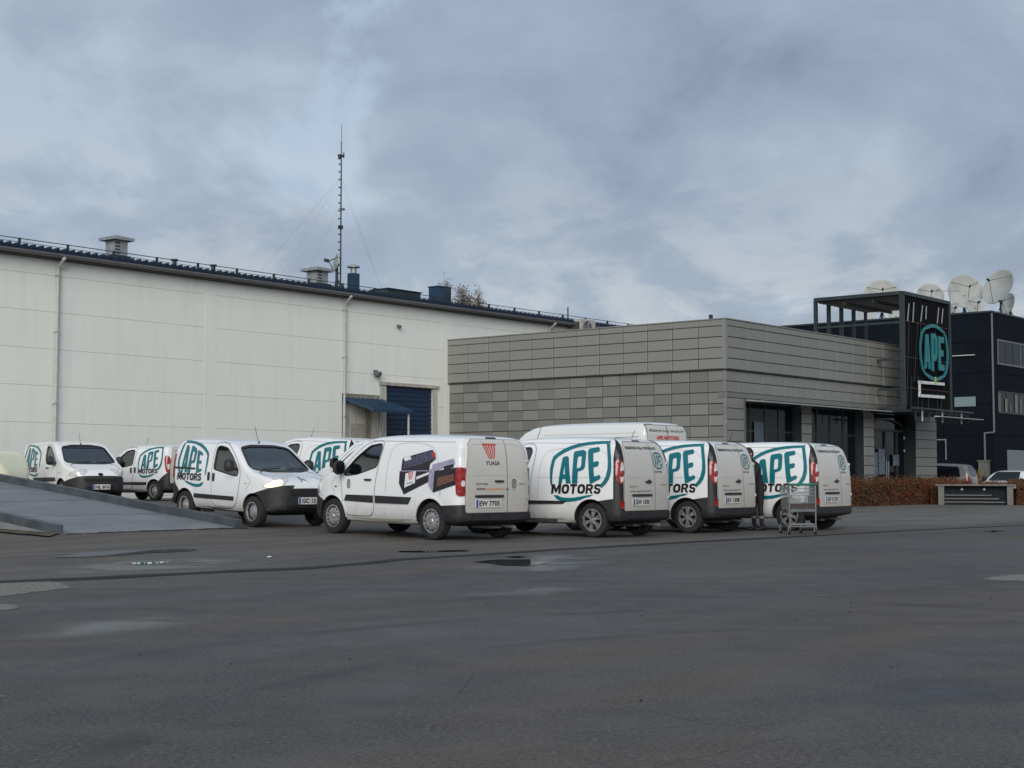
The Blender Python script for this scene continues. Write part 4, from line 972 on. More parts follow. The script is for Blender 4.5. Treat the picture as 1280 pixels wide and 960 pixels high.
def vent(x, y, w_, h_, name='roof_vent'):
    v = empty(name, (x, y, 8.70)); v.parent = wh
    m = MB(); m.box(-w_/2, w_/2, -w_/2, w_/2, -.1, .30); m.build('vent_base', FRAMEG, v)
    m = MB(); m.box(-w_*.38, w_*.38, -w_*.38, w_*.38, .28, h_)
    m.build('vent_shaft', ZINC, v)
    for k in range(4): MB().box(-w_*.36, -.05, -w_*.40, -w_*.385, .36+k*.12, .41+k*.12).build('louvre', GAP, v)
    m = MB(); s = w_*.62; m.add([(-s, -s, h_), (s, -s, h_), (s, s, h_), (-s, s, h_), (-s, -s, h_+.10), (s, -s, h_+.10), (s, s, h_+.10), (-s, s, h_+.10), (0, 0, h_+.24)], [(3, 2, 1, 0), (0, 1, 5, 4), (1, 2, 6, 5), (2, 3, 7, 6), (3, 0, 4, 7), (4, 5, 8), (5, 6, 8), (6, 7, 8), (7, 4, 8)]); m.build('vent_cap', ZINC, v)
vent(-16.75, .9, .72, .84); vent(-7.0, .9, .80, .80)
for x in (-14.5, -12.7):
    m = MB(); m.tube((x, .5, 8.6), (x, .5, 9.05), .10, 12, .075); m.tube((x, .5, 9.05), (x, .5, 9.12), .13, 12); m.build('pipe_vent', FRAMEG, wh, 40)
v = empty('blue_flue', (-4.95, .9, 8.7)); v.parent = wh
MB().box(-.19, .19, -.17, .17, -.05, .95).build('flue_box', BLUEM, v); m = MB(); m.tube((0, 0, .95), (0, 0, 1.22), .13, 14); m.build('flue_pipe', ZINC, v, 40)
m = MB(); m.lathe([(.27, 1.20), (.27, 1.25), (.05, 1.34), (0, 1.34)], 18); m.build('flue_cap', ZINC, v, 30)
for px_ in (0,):
    v = empty('roof_hatch_box', (-2.35, 1.0, 8.72)); v.parent = wh
    m = MB(); m.prism([(-1.1, 0), (-.98, .42), (1.1, .42), (1.1, 0)], 'XZ', -.5, .5); m.build('hatch_casing', FRAMEG, v, bevel=.015); MB().box(-1.0, 1.15, -.56, .56, .425, .47).build('hatch_lid', NAVYR, v, bevel=.01)
v = empty('blue_vent_box', (.55, 1.0, 8.74)); v.parent = wh
MB().box(-.42, .42, -.3, .3, 0, .86).build('box_casing', BLUEM, v, bevel=.01); MB().box(-.45, .45, -.33, .33, .862, .91).build('box_lid', BLUEM, v, bevel=.01)
m = MB(); m.box(.0, .36, -.32, -.302, .32, .72); g = m.build('grille_frame', GAP, v)
for k in range(5): MB().box(.01, .35, -.335, -.321, .36+k*.075, .385+k*.075).build('louvre', FRAMEG, g)
MB().tube((9.1, .3, 8.6), (9.1, .3, 9.45), .035).build('short_pole', FRAMEG, wh)
def TH(name, label, cat, x, y, z, rz=0, group=None): return empty(name, FW(x, y, z), rz=ROT+rz, label=label, cat=cat, group=group)
# wall lamps
for (x, z, lb) in ((-4.6, 5.42, 'small round wall lamp on the white wall left above the roller door'), (-3.23, 7.5, 'tiny dark lamp bracket high on the white wall above the roller door')):
    t = TH('wall_lamp', lb, 'lamp', x, WY, z); s = 1 if z < 6 else .55
    m = MB(); m.box(-.05*s, .05*s, -.14*s, 0, .08*s, .16*s); m.build('bracket', FRAMEG, t)
    m = MB(); m.lathe([(0, -.16*s), (.10*s, -.12*s), (.17*s, -.03*s), (.18*s, .06*s), (.13*s, .10*s), (0, .12*s)], 18, 'Z', (0, -.2*s, 0)); m.build('lamp_head', GUTTER, t, 40)
# air conditioner above the grey building
t = TH('air_conditioner', 'beige air conditioner with round fan hung on the white wall behind the grey parapet', 'air conditioner', 9.3, WY-.5, 7.85)
MB().box(-.6, .6, -.28, .28, 0, .95).build('casing', mat('beige_casing', (.42, .41, .38), .5, var=.1), t, bevel=.02)
m = MB(); m.lathe([(.36, -.30), (.36, -.285), (0, -.285)], 28, 'Y', (-.1, 0, .5)); g = m.build('fan_opening', GAP, t)
m = MB()
for rr in (.12, .2, .28, .36): m.lathe([(rr-.012, -.315), (rr+.012, -.315), (rr+.012, -.30), (rr-.012, -.30), (rr-.012, -.315)], 28, 'Y', (-.1, 0, .5))
for i in range(5):
    a = i*2*math.pi/5; m.bar((-.1, -.305, .5), (-.1+.33*math.cos(a), -.305, .5+.33*math.sin(a)), .10, .008)
m.build('fan_guard', ZINC, g)
MB().box(-.64, -.602, -.2, .2, .15, .8).build('side_grille', GAP, t)
for x in (-.5, .5): MB().bar((x, -.28, -.03), (x, .5, -.03), .04, .04).bar((x, .48, -.4), (x, .48, 0), .04, .04).build('wall_bracket', ZINC, t)
# radio mast
t = TH('radio_mast', 'tall thin lattice radio mast with dish and guy wires on the warehouse roof', 'mast', -5.8, WY+.8, 8.7)
m = MB(); H_ = 5.8
tri = [(.09, 0), (-.05, .08), (-.05, -.08)]
m.tube((0, 0, 0), (0, 0, H_), .038, 8, .028)
m.build('mast_legs', FRAMEG, t); rg = MB()
rg.bar((-.15, 0, 0), (0, 0, 0), .03, .045); rgm = rg.mesh('rung', FRAMEG)
for k in range(17): link('rung', rgm, t, loc=(0, 0, .2+k*.325))
MB().tube((0, 0, H_-.3), (0, 0, H_+.55), .025, 6).tube((0, 0, H_+.5), (0, 0, H_+1.25), .012, 6).build('whip_aerial', GUTTER, t)
m = MB(); m.box(-.16, .12, -.06, .06, H_-.06, H_+.0); m.tube((-.11, 0, H_-.2), (-.11, 0, H_-.02), .05, 10, .065); m.tube((.14, 0, H_-.1), (.14, 0, H_+.12), .03); m.build('beacon', FRAMEG, t)
MB().box(-.06, .2, -.03, .03, 3.5, 3.58).build('clamp', GUTTER, t); MB().box(-.09, .06, -.07, .07, 2.7, 2.85).build('clamp', FRAMEG, t)
for az, rad, top_ in ((-165, 4.6, 4.9), (-20, 3.2, 4.9), (0, 2.6, 4.6), (120, 5, 4.9), (-150, 2.2, 3.8)):
    a = math.radians(az); MB().tube((0, 0, top_), (rad*math.cos(a), abs(rad*math.sin(a))*.3, .1), .003, 4).build('guy_wire', GUTTER, t)
def dish(name, label, loc, rad, aim_az, aim_el, depth=.22, mount=1.0, group=None, arm=True, world=True):
    t = empty(name, loc, label=label, cat='satellite dish', group=group)
    q = Vector((math.sin(aim_az)*math.cos(aim_el), math.cos(aim_az)*math.cos(aim_el), math.sin(aim_el)))
    M = q.to_track_quat('Z', 'Y').to_matrix()
    m = MB(); prof = [(rad*k/10, depth*rad*(k/10)**2) for k in range(11)]
    m.lathe([(max(r, .001), h) for r, h in prof]+[(rad+.02, depth*rad+.0), (rad+.02, depth*rad-.05)]+[(max(r, .001), h-.05) for r, h in reversed(prof)], 40)
    c = Vector((0, 0, mount)); m.v = [tuple(M@Vector(v)+c) for v in m.v]; m.build('reflector', DISHM, t, 40)
    m = MB(); m.tube((0, 0, -.05), (0, 0, mount-.15*rad), .05+.03*rad, 10)
    back = c-q*.06
    m.tube((0, 0, mount-.3*rad), back, .05, 8)
    for a in (0, 2.1, 4.2): m.tube((.5*rad*math.cos(a), .5*rad*math.sin(a), 0), (0, 0, mount*.6), .025, 6)
    m.build('mount', FRAMEG, t)
    if arm:
        foc = c+q*rad*.95; m = MB()
        for a in (math.pi*1.5, math.pi*.2, math.pi*.8): m.tube(M@Vector((rad*.95*math.cos(a), rad*.95*math.sin(a), depth*rad))+c, foc, .018, 6)
        m.tube(foc, foc+q*.2, .07, 10); m.build('feed_arm', FRAMEG, t, 40)
    return t
t = dish('satellite_dish', 'small pale round dish clamped low on the radio mast', FW(-6.05, WY+.76, 8.75), .36, math.radians(-110), math.radians(12), .2, 1.2)
# trees behind the warehouse
def tree(name, label, x, y, h, cr, m_, n=900, dens=1.0, spread=1, cat='tree', lf=.16, base=0, group=None, cw=1.4):
    t = empty(name, (x, y, base), label=label, cat=cat, group=group); tr = MB(); tips = []
    def grow(p, d, L, r, lev):
        q = p+d*L; tr.tube(p, q, r, 7, r*.7)
        if lev == 0: tips.append(q); return
        for k in range(3 if lev > 1 else 4):
            nd = (d+Vector((R.gauss(0, .5), R.gauss(0, .5), R.uniform(-.05, .35)))*spread).normalized(); grow(p+d*L*R.uniform(.6, 1), nd, L*R.uniform(.6, .82), r*.62, lev-1)
    grow(Vector((0, 0, 0)), Vector((R.gauss(0, .03), R.gauss(0, .03), 1)).normalized(), h*.36, h*.016, 5)
    k = h/max(q.z for q in tips); 
    mxx = sum(q.x for q in tips)/len(tips); myy = sum(q.y for q in tips)/len(tips); H0 = max(q.z for q in tips); top_ = [q for q in tips if q.z > H0*.6]
    kx = cw/max(.1, sorted(abs(q.x-mxx*q.z/H0) for q in top_)[int(len(top_)*.9)])
    ad = lambda a, b_, c: ((a-mxx*c/H0)*(kx if c > .2*H0 else 1), (b_-myy*c/H0)*(kx if c > .2*H0 else 1), c*k)
    tr.v = [ad(*q) for q in tr.v]; tips = [Vector(ad(*q)) for q in tips]
    tr.build('trunk', BARK, t)
    lv = MB()
    for i in range(n):
        c = R.choice(tips)+Vector((R.gauss(0, cr), R.gauss(0, cr), R.gauss(0, cr))); u = Vector((R.gauss(0, 1), R.gauss(0, 1), R.gauss(0, 1))).normalized(); v_ = u.orthogonal().normalized(); s = lf*R.uniform(.6, 1.3)
        lv.add([c-u*s, c+v_*s*.5, c+u*s, c-v_*s*.5], [(0, 1, 2, 3)])
    o = lv.build('crown', m_, t); return t
ya = 118
def atd(px, Y): r = ray(px, 598); return r.x/r.y*Y
tree('bare_tree', 'thin half bare brown tree top rising behind the warehouse roof by the blue vent box', atd(578, ya), ya, 16.9, .20, AUTUMN, 5200, lf=.08, spread=.6, cw=1.35)
tree('orange_tree', 'low orange brown tree crown just right of the half bare tree behind the roof', atd(601, ya), ya, 15.4, .35, leafmat('orange_leaves', [(.30, .13, .03), (.22, .10, .04), (.18, .09, .05)]), 3000, lf=.10, spread=.6, cw=1.2)
tree('bare_tree', 'faint leafless treetop left of the blue vent box behind the roof', atd(540, 125), 125, 16.4, .3, AUTUMN, 200, lf=.09, spread=.5, cw=.8)
# ------------------------------------------------------------------ grey showroom
sh = empty('showroom', tuple(G0), rz=ROT, label='low grey panel clad showroom with black framed windows and corner facing the lot', cat='showroom')
ZT, ZB = 7.15, 5.26; SL = 19.5
m = MB(); m.box(.16, SL-.05, .75, WY-.02, 0, 7.0); m.box(.16, SL-.05, .16, .74, 4.2, 7.0); m.box(.16, 1.75, .16, .74, 0, 4.19); m.build('wall_core', GAP, sh)
MB().box(-.09, .40, -.09, WY-.02, ZT, ZT+.04).build('parapet_cap', CLADU, sh); MB().box(.401, SL, -.09, .40, ZT, ZT+.04).build('parapet_cap', CLADU, sh)
_pc = {}
def pan(face, u0, u1, z0, z1, m_, proud=.0, par=None, g=.011):
    gu = .022 if face == 'R' else .014
    w_, h_ = u1-u0-2*gu, z1-z0-2*g; key = (face, round(w_, 3), round(h_, 3), m_.name)
    if key not in _pc:
        mb = MB(); c = .018; vs = []
        for dd, k in ((.0, 0), (.03, 0), (.045, c)):
            for a, b_ in ((0+k, 0+k), (w_-k, k), (w_-k, h_-k), (k, h_-k)):
                vs.append((a, -dd, b_) if face == 'R' else (-dd, -a, b_))
        fs = [(8, 9, 10, 11)]+[(q*4+i, q*4+(i+1) % 4, q*4+4+(i+1) % 4, q*4+4+i) for q in (0, 1) for i in range(4)]
        mb.add(vs, fs); _pc[key] = mb.mesh('facade_panel', m_)
    loc = (u0+gu, .10-proud, z0+g) if face == 'R' else (.10-proud, u1-gu, z0+g)
    o = link('facade_panel', _pc[key], par or sh, loc=loc)
    o.rotation_euler = (R.gauss(0, .0012), R.gauss(0, .0012), R.gauss(0, .0012)); return o
upz = [ZB, ZB+.405, ZB+.815, ZB+1.225, ZB+1.635, ZT]
for j in range(5):
    for i in range(12): pan('L', i*WY/12, (i+1)*WY/12, upz[j], upz[j+1], CLADU, .12)
    for i in range(13): pan('R', i*1.5, (i+1)*1.5, upz[j], upz[j+1], CLADU, .12)
MB().box(-.02, .3, -.02, WY-.03, ZB-.03, ZB).box(.3, SL, -.02, .3, ZB-.03, ZB).build('soffit_strip', GAP, sh)
MB().box(-.063, .1, -.063, .1, ZB+.002, ZT-.002).build('corner_trim', CLADU, sh); MB().box(.057, .15, .057, .15, 0, ZB-.035).build('corner_trim', CLADL, sh)
nl = 17; wl = WY/nl
for j in range(6):
    for i in range(nl): pan('L', i*wl, (i+1)*wl, ZB-.03-(j+1)*.425, ZB-.03-j*.425, CLADL if (i+j) % 2 == 0 and R.random() < .85 else CLADD)
zlow = ZB-.03-6*.425
m = MB()
for j in range(7):
    for i in range(nl): m.box(.055, .12, i*wl+.012, (i+1)*wl-.012, max(.0, zlow-(j+1)*.385)+.01, zlow-j*.385-.01)
o = m.build('lower_panels', CLADL, sh); o['kind'] = 'stuff'
# right face, lower band above the glazing, then pillars
for j in range(2):
    for i in range(21): pan('R', i*SL/21, (i+1)*SL/21, ZB-.03-(j+1)*.42, ZB-.03-j*.42, CLADL)
MB().box(.02, SL, .04, .35, 4.2, 4.385).build('lintel_beam', CLADD, sh)
pil = [(0, 1.45), (6.10, 6.95), (11.75, 12.75), (17.15, SL)]
for x0, x1 in pil:
    p = MB().box(x0+.06, x1-.0, .10, .70, 0, 4.19).build('pillar', FRAMEG, sh)  # dark steel colour on the core paints the shade of the pillar sides
    n = 10
    for k in range(n):
        pan('R', x0, x1, k*.42, min((k+1)*.42, 4.19), CLADU if k % 2 else CLADL, par=p)
MB().box(1.45, 1.57, .06, .40, 0, 4.19).build('window_reveal', STONE, sh)
# glazing
def glazing(x0, x1, muls, name='window'):
    f = empty(name, (0, 0, 0)); f.parent = sh
    m = MB(); m.box(x0, x1, .45, .50, .3, .42); m.box(x0, x1, .45, .50, 4.05, 4.18); m.box(x0, x1, .452, .498, 2.95, 3.02)
    for x in [x0]+muls+[x1]: m.box(x-.035, x+.035, .44, .51, .3, 4.18)
    m.build('frame', FRAMEG, f); xs_ = [x0]+muls+[x1]
    for a, b_ in zip(xs_[:-1], xs_[1:]): MB().box(a+.03, b_-.03, .47, .48, .4, 4.07).build('pane', DGLASS, f)
glazing(1.60, 6.08, [2.55, 3.75, 4.85]); glazing(6.97, 11.73, [8.1, 9.3, 10.5])
g2_ = MB().box(2.85, 3.55, .40, .43, 1.6, 3.35).build('pale_poster', mat('poster_grey_blue', (.07, .10, .13), .5, var=.2), sh)
# entrance doors
f = empty('entrance_door', (0, 0, 0)); f.parent = sh
MB().box(12.76, 17.14, .60, .64, 0, 4.18).build('dark_glass', DGLASS, f)
m = MB()
for x in (12.85, 13.7, 14.9, 16.1, 17.05): m.box(x-.05, x+.05, .52, .60, .0, 3.3)
m.box(12.8, 17.1, .52, .595, 3.25, 3.36); m.box(12.8, 17.1, .53, .59, .0, .2); m.build('door_frame', FRAMEG, f)
m = MB()
for k in range(16):
    a, b_ = math.pi*k/16, math.pi*(k+1)/16; m.bar((14.9-1.7*math.cos(a), .5, 3.45+.35*math.sin(a)), (14.9-1.7*math.cos(b_), .5, 3.45+.35*math.sin(b_)), .05, .05)
m.build('arched_bar', FRAMEG, f)
for x, z0, z1 in ((13.35, 1.2, 2.3), (14.1, 1.3, 2.45), (15.6, 1.7, 2.2)): MB().box(x, x+.65, .505, .515, z0, z1).build('notice', mat('notice_paper', (.12, .15, .19), .6, var=.4, vscale=8), f)
for x, z in ((13.0, 3.0), (13.0, 2.4), (16.8, 3.0), (16.8, 2.4)): MB().lathe([(0, 0), (.07, .0), (.07, .03), (0, .03)], 14, 'Y', (x, .47, z)).build('round_fitting', LIGHTM, f)
MB().tube((14.8, .46, 1.0), (14.8, .46, 1.9), .025).tube((15.0, .46, 1.0), (15.0, .46, 1.9), .025).build('handle', CHROME, f)
MB().box(12.0, SL+.2, -1.6, .75, 0, .55).build('entrance_plinth', DSTONE, sh)
# thin canopy along the glazing, over the entrance it steps forward
m = MB(); m.prism([(.0, 4.10), (0, 4.17), (-1.0, 4.05), (-1.0, 4.01)], 'YZ', 1.5, 12.5); cn = m.build('glazing_canopy', mat('canopy_blade', (.26, .265, .26), .5, var=.15), sh)
ec = empty('entrance_canopy', (0, 0, 0)); ec.parent = sh
MB().box(12.3, 18.6, -1.9, .0, 4.02, 4.10).build('canopy_deck', FRAMEG, ec)
MB().prism([(-1.95, 4.12), (-1.95, 4.22), (-2.12, 4.19), (-2.12, 4.13)], 'YZ', 12.2, 18.7).build('canopy_edge', FRAMEG, ec)
MB().prism([(-2.0, 3.84), (-2.0, 3.90), (-2.35, 3.87), (-2.35, 3.85)], 'YZ', 14.5, 19.3).build('canopy_blade', LIGHTM, ec)
for k in range(9): MB().bar((12.6+k*.72, -1.95, 3.62), (12.6+k*.72, -1.95, 4.22), .05, .05).build('canopy_strut', LIGHTM if k % 3 == 1 else FRAMEG, ec)
# ------------------------------------------------------------------ sign tower: steel frame with black louvred screen and oval badge
sx0, sx1, sy0, sy1, sz0, sz1 = 12.84, 17.95, -1.3, 2.9, 4.15, 9.22
sg_ = empty('sign_tower', FW(sx0, sy0, 0), rz=ROT, label='black screened steel sign tower with teal oval badge above the entrance', cat='sign tower')
wx, wy = sx1-sx0, sy1-sy0
def post(x, y, z0, z1, s=.13): MB().box(x-s/2, x+s/2, y-s/2, y+s/2, z0, z1).build('post', FRAMEG, sg_)
post(0, 0, sz0, sz1, .18); post(wx, 0, sz0, sz1, .14); post(wx, wy, 7.2, sz1)
for k in range(4): post(k*wx/4, wy, 7.2, sz1, .15)
for a, b_ in (((0, 0), (wx, 0)), ((0, 0), (0, wy)), ((0, wy), (wx, wy)), ((wx, 0), (wx, wy))):
    MB().bar((a[0], a[1], sz1+.07), (b_[0], b_[1], sz1+.07), .20, .16).build('top_beam', FRAMEG, sg_)
m = MB()
for k in range(14): m.box(.12+k*.36, .12+k*.36+.16, .1, wy-.1, sz1-.10, sz1+.0)
m.box(.1, wx-.1, wy*.33, wy*.33+.08, sz1-.24, sz1-.11); m.box(.1, wx-.1, wy*.66, wy*.66+.08, sz1-.24, sz1-.11); m.build('roof_slats', GAP, sg_)
for z in (8.0, 6.35, 5.05, 4.22): MB().bar((0, .09, z), (0, 1.2 if z < 7 else wy, z), .08, .10).build('side_beam', FRAMEG, sg_)
MB().box(.09, wx-.07, .02, .06, sz0, sz1-.01).build('screen_backing', SCREEN, sg_)
fin = MB().box(-.02, .02, -.05, .02, 0, sz1-sz0-.06).mesh('louvre_fin', SCREEN)
for k in range(24): link('louvre_fin', fin, sg_, loc=(.20+k*.205, .0, sz0+.03))
for z in (8.05, 6.45, 5.1): MB().box(.05, wx-.02, -.065, -.055, z, z+.035).build('cross_bar', mat('dull_red_bar', (.05, .02, .025), .6), sg_)
for x, z0, z1, dx in ((.35, 8.05, 8.85, .18), (.90, 8.05, 8.95, .15), (1.75, 8.15, 8.9, .22), (2.30, 8.3, 8.9, .08), (3.55, 8.2, 8.95, .2), (4.05, 8.25, 8.95, .18)):
    MB().bar((x, -.10, z0), (x+dx, -.10, z1), .02, .07).build('white_slash', mat('slash_grey', (.30, .31, .31), .5), sg_)
for x, z0, z1, dx in ((.15, 4.3, 8.0, .35), (.95, 5.4, 8.1, .5), (1.65, 7.2, 8.1, .1), (3.3, 7.7, 8.2, .15), (4.7, 6.2, 8.4, .2), (1.7, 4.0, 4.9, .1), (2.35, 4.0, 4.95, .2), (3.35, 3.9, 5.0, .12), (3.75, 4.0, 5.0, .25), (.55, 3.8, 5.6, .1), (1.3, 3.9, 5.7, .05)):
    MB().bar((x, -.09, z0), (x+dx, -.09, z1), .02, .022).build('thin_slash', FRAMEG, sg_)
def flat_plate(name, shapes, m_, par, y, th):               # vertical plate facing -y with real thickness
    bm = flat_bm(shapes)
    for v in bm.verts: v.co = Vector((v.co.x, y, v.co.y))
    bm.normal_update()
    for f in bm.faces:
        if f.normal.y > 0: f.normal_flip()
    r = bmesh.ops.extrude_face_region(bm, geom=bm.faces[:]); bmesh.ops.translate(bm, verts=[v for v in r['geom'] if isinstance(v, bmesh.types.BMVert)], vec=(0, -th, 0)); bmesh.ops.recalc_face_normals(bm, faces=bm.faces)
    me = bpy.data.meshes.new(name); bm.to_mesh(me); bm.free(); me.materials.append(m_); return link(name, me, par)
bsh = badge_shapes(2.98, 6.83, 3.15, 2.6, 1, .72)
ST = mat('teal_sign', (.005, .13, .145), .4, emit=(0, .35, .40), es=.03)
bo = flat_plate('sign_ring', [bsh[0]], ST, sg_, -.14, .06)
for s in bsh[1:]: flat_plate('sign_letter', [s], ST, sg_, -.14, .06)
br = [(1.25, 4.98), (1.25, 5.38+.55), (3.95, 5.98), (3.95, 5.84), (1.42, 5.78), (1.42, 5.12), (3.95, 5.18), (3.95, 5.04)]
for a, b_ in (((1.36, 4.80), (1.36, 5.44)), ((1.26, 5.40), (4.05, 5.44)), ((1.26, 4.80), (4.05, 4.84))):
    MB().bar((a[0], -.16, a[1]), (b_[0], -.16, b_[1]), .06, .13).build('white_bracket', mat('bracket_white', (.62, .63, .62), .5, var=.15), sg_)
MB().box(2.95, 3.05, -.22, -.18, 5.42, 5.72).build('small_light', mat('yellow_tag', (.4, .4, .05), .5), sg_)
# small things on the showroom roof edge
t = TH('roof_spike', 'short black pole standing on the showroom roof left of the sign tower', 'pole', 3.9, 3, 7.1); MB().tube((0, 0, 0), (0, 0, .75), .035).box(-.09, .06, -.05, .05, .45, .75).build('pole', FRAMEG, t)
# ------------------------------------------------------------------ navy office block
BX, BY = 34.8, 3.21
ob = empty('office_block', FW(BX, BY), rz=ROT, label='dark navy metal clad office block with satellite dishes on its flat roof', cat='office block')
MB().box(.05, 30, .05, 18, 0, 10.6).build('wall_core', NAVY, ob)
zz_ = [0, 1.8, 3.6, 5.4, 7.2, 9.0, 10.66]
for j in range(6):
    for i in range(9): MB().box(i*3.3+.012, (i+1)*3.3-.012, .0, .05, zz_[j]+.012, zz_[j+1]-.012).build('wall_panel', NAVY, ob)
    for i in range(6): MB().box(.0, .05, i*3+.062 if i == 0 else i*3+.012, (i+1)*3-.012, zz_[j]+.012, zz_[j+1]-.012).build('wall_panel', NAVY, ob)
MB().box(-.05, 30, -.05, .3, 10.66, 10.76).box(-.05, .3, .3, 18, 10.66, 10.76).build('roof_edge', FRAMEG, ob)
mats_dim = mat('dull_window_frame', (.14, .15, .155), .6)
wg = mat('office_glass', (.010, .012, .015), .1, spec=.12)
for (z0, z1, zs_) in ((7.75, 9.12, [.85, 1.95, 2.75, 4.0, 5.2, 6.4, 7.6, 8.8]), (4.92, 6.12, [.75, 1.5, 2.45, 3.6, 4.8, 6.0, 7.2, 8.4])):
    f = MB(); 
    for z in (z0, z1): f.box(.78, 22, -.05, -.002, z-.05, z+.05)
    fo = f.build('window', mats_dim if z0 > 7 else FRAMEG, ob)
    prev = .82
    for i in range(18):
        x = .8+i*1.18; MB().box(x, x+.07, -.045, -.003, z0+.05, z1-.05).build('mullion', FRAMEG if i % 3 else mats_dim, fo); MB().box(x+.072, x+1.178, -.02, -.004, z0+.05, z1-.05).build('pane', wg, fo)
for k in range(5): MB().box(.9+k*.8, .96+k*.8+.25*(k % 2), -.07, -.055, 4.98, 6.05-.3*(k % 3)).build('curtain_strip', mat('pale_curtain', (.20, .19, .17), .8), ob)
MB().box(-.03, -.002, 1.02, 2.28, 5.28, 5.84).build('frosted_window', mat('frosted_pane', (.19, .26, .27), .35), ob)
MB().box(-.16, -.002, 1.0, 2.3, 8.22, 8.27).build('ledge_bar', LIGHTM, ob)
MB().box(2.0, 6.2, -.04, -.002, .2, 2.78).build('garage_door', mat('pale_garage_door', (.17, .19, .20), .5, var=.06), ob)
MB().bar((-.03, 2.85, 2.2), (-.03, 2.85, 3.4), .05, .06).bar((-.03, 2.85, 3.38), (-.03, 3.4, 3.38), .05, .06).build('door_hood_frame', ZINC, ob)
m = MB(); m.tube((-.09, -.06, 10.6), (-.09, -.06, 3.75), .055); m.tube((-.09, -.06, 3.75), (-.09, .50, 3.70), .055); m.tube((-.09, .50, 3.75), (-.09, .50, 2.1), .055); m.build('downpipe', mat('dull_grey_pipe', (.13, .14, .15), .6), ob, 40)
MB().box(-.35, -.0, .25, .80, 0, 2.08).box(-.4, .0, .2, .85, 2.08, 2.16).build('concrete_stub', mat('stub_concrete', (.13, .13, .11), .8, var=.2), ob)
# satellite dishes: survey position by their sight lines on the roof planes
def droof(px, py, Y): r = ray(px, py); t = Y/r.y; return Vector((r.x*t, Y, CAM_H+r.z*t))
gD = 'white satellite dishes on the navy office roof'
def D_(px, py, rpx, az, el, label, Y=92, arm=True, name='satellite_dish'):
    c = droof(px, py, Y); rad = rpx*Y/1857; zb = min(10.7, c.z-.3)
    if c.z-rad < 10.7: zb = 10.7
    mt = max(c.z-10.72, .2); dish(name, label, (c.x, c.y, 10.72), rad, math.radians(az), math.radians(el), .26, mt, gD, arm)
D_(1102, 373, 23, 190, 22, 'large white dish half hidden behind the open roof of the sign tower', 96)
D_(1162, 372, 17, 186, 20, 'mid sized white dish peeking over the right end of the sign tower', 96)
D_(1205, 366, 22, 178, 14, 'big round white dish behind the thin television aerial', 95)
D_(1218, 383, 11.5, 172, 18, 'small white dish low in front of the big round dish', 92)
D_(1190, 389, 9, 172, 18, 'smallest white dish just left of the aerial foot, cut by the roof edge', 92)
D_(1251, 361, 23.5, 240, 24, 'large tilted white dish seen edge on at the far right of the roof', 93)
D_(1263, 380, 13, 256, 12, 'narrow white dish seen nearly side on below the tilted one', 90)
D_(1083, 392, 10, 185, 15, 'low white dish seen between the left posts of the sign tower', 94, False)
D_(1120, 394, 9, 185, 15, 'low white dish seen through the sign tower frame near its corner post', 94, False)
c = droof(1188, 388, 91); t = empty('television_aerial', (c.x, c.y, 10.7), label='thin rooftop television aerial with two rows of short cross elements', cat='aerial')
m = MB(); m.tube((0, 0, 0), (0, 0, 2.2), .035); m.build('mast', ZINC, t)
for z, x0, x1, n in ((1.95, -1.0, .55, 8), (1.15, -.3, .5, 5)):
    m = MB(); m.tube((x0, 0, z), (x1, 0, z), .018, 6)
    for k in range(n): x = x0+(x1-x0)*k/(n-1); m.tube((x, -.25, z), (x, .25, z), .010, 4); m.tube((x, 0, z-.06), (x, 0, z+.06), .010, 4)
    m.build('element_array', ZINC, t)
# ------------------------------------------------------------------ hedges, steps, low wall
def hedge(name, label, x0, x1, y0, y1, h, n, m_=HEDGEL, lf=.06, at=None, rz=0):
    t = TH(name, label, 'hedge', x0, y0, 0) if at is None else empty(name, at, rz=rz, label=label, cat='hedge')
    core = MB(); core.box(.12, x1-x0-.12, .12, y1-y0-.12, 0, h*.72); core.build('stems', BARK, t)
    lv = MB(); Lx, Ly = x1-x0, y1-y0
    for i in range(n):
        f = R.random(); x = R.random()*Lx; y = R.random()*Ly
        hh = h*(.86+.10*math.sin(x*1.9+y)+.08*math.sin(x*5.3+1.2*y)+.05*math.sin(x*13.1+3*y)+R.gauss(0, .06))
        if f < .45: z = hh+R.gauss(0, .04)
        elif f < .85: y = R.random()**2*.16; z = R.random()*hh
        else: x = 0+R.random()*.12 if R.random() < .5 else Lx-R.random()*.12; z = R.random()*hh
        c = Vector((x, y, max(z, .02))); u = Vector((R.gauss(0, 1), R.gauss(0, 1), R.gauss(0, .8)+.4)).normalized(); v_ = u.orthogonal().normalized(); s = lf*R.uniform(.5, 1.2)
        lv.add([c-u*s*.5, c+v_*s*.45, c+u*s, c-v_*s*.45], [(0, 1, 2, 3)])
    for i in range(n//40):                                  # stray twigs above the top
        x = R.random()*Lx; y = R.random()*Ly; z = h*.85; lv.add([(x, y, z), (x+.01, y, z), (x+R.gauss(0, .06), y, z+R.uniform(.12, .34))], [(0, 1, 2)])
    o = lv.build('leaves', m_, t); o['kind'] = 'stuff'; return t
hedge('russet_hedge', 'long russet brown hedge along the showroom front beside the entrance pillar', 5.0, 18.0, -2.3, -.7, 1.05, 28000)
hedge('yellow_shrub', 'small yellow orange shrub between the silver minivan and the white car', 26.2, 28.4, 1.2, 2.3, 1.45, 2500, YELLOWL)
pA = gnd(1173, 631, 0); pB = gnd(1266, 631.6, 0); ww = empty('stepped_wall', tuple(pA), rz=math.atan2(pB.y-pA.y, pB.x-pA.x), label='low dark wall with pale stone coping, end piers and steps beside the hedge', cat='wall')
Lw = (pB-pA).length
for x in (0, Lw-.22): MB().box(x, x+.24, -.02, .34, 0, .80).build('end_pier', STONE, ww, bevel=.012); 
n = 5
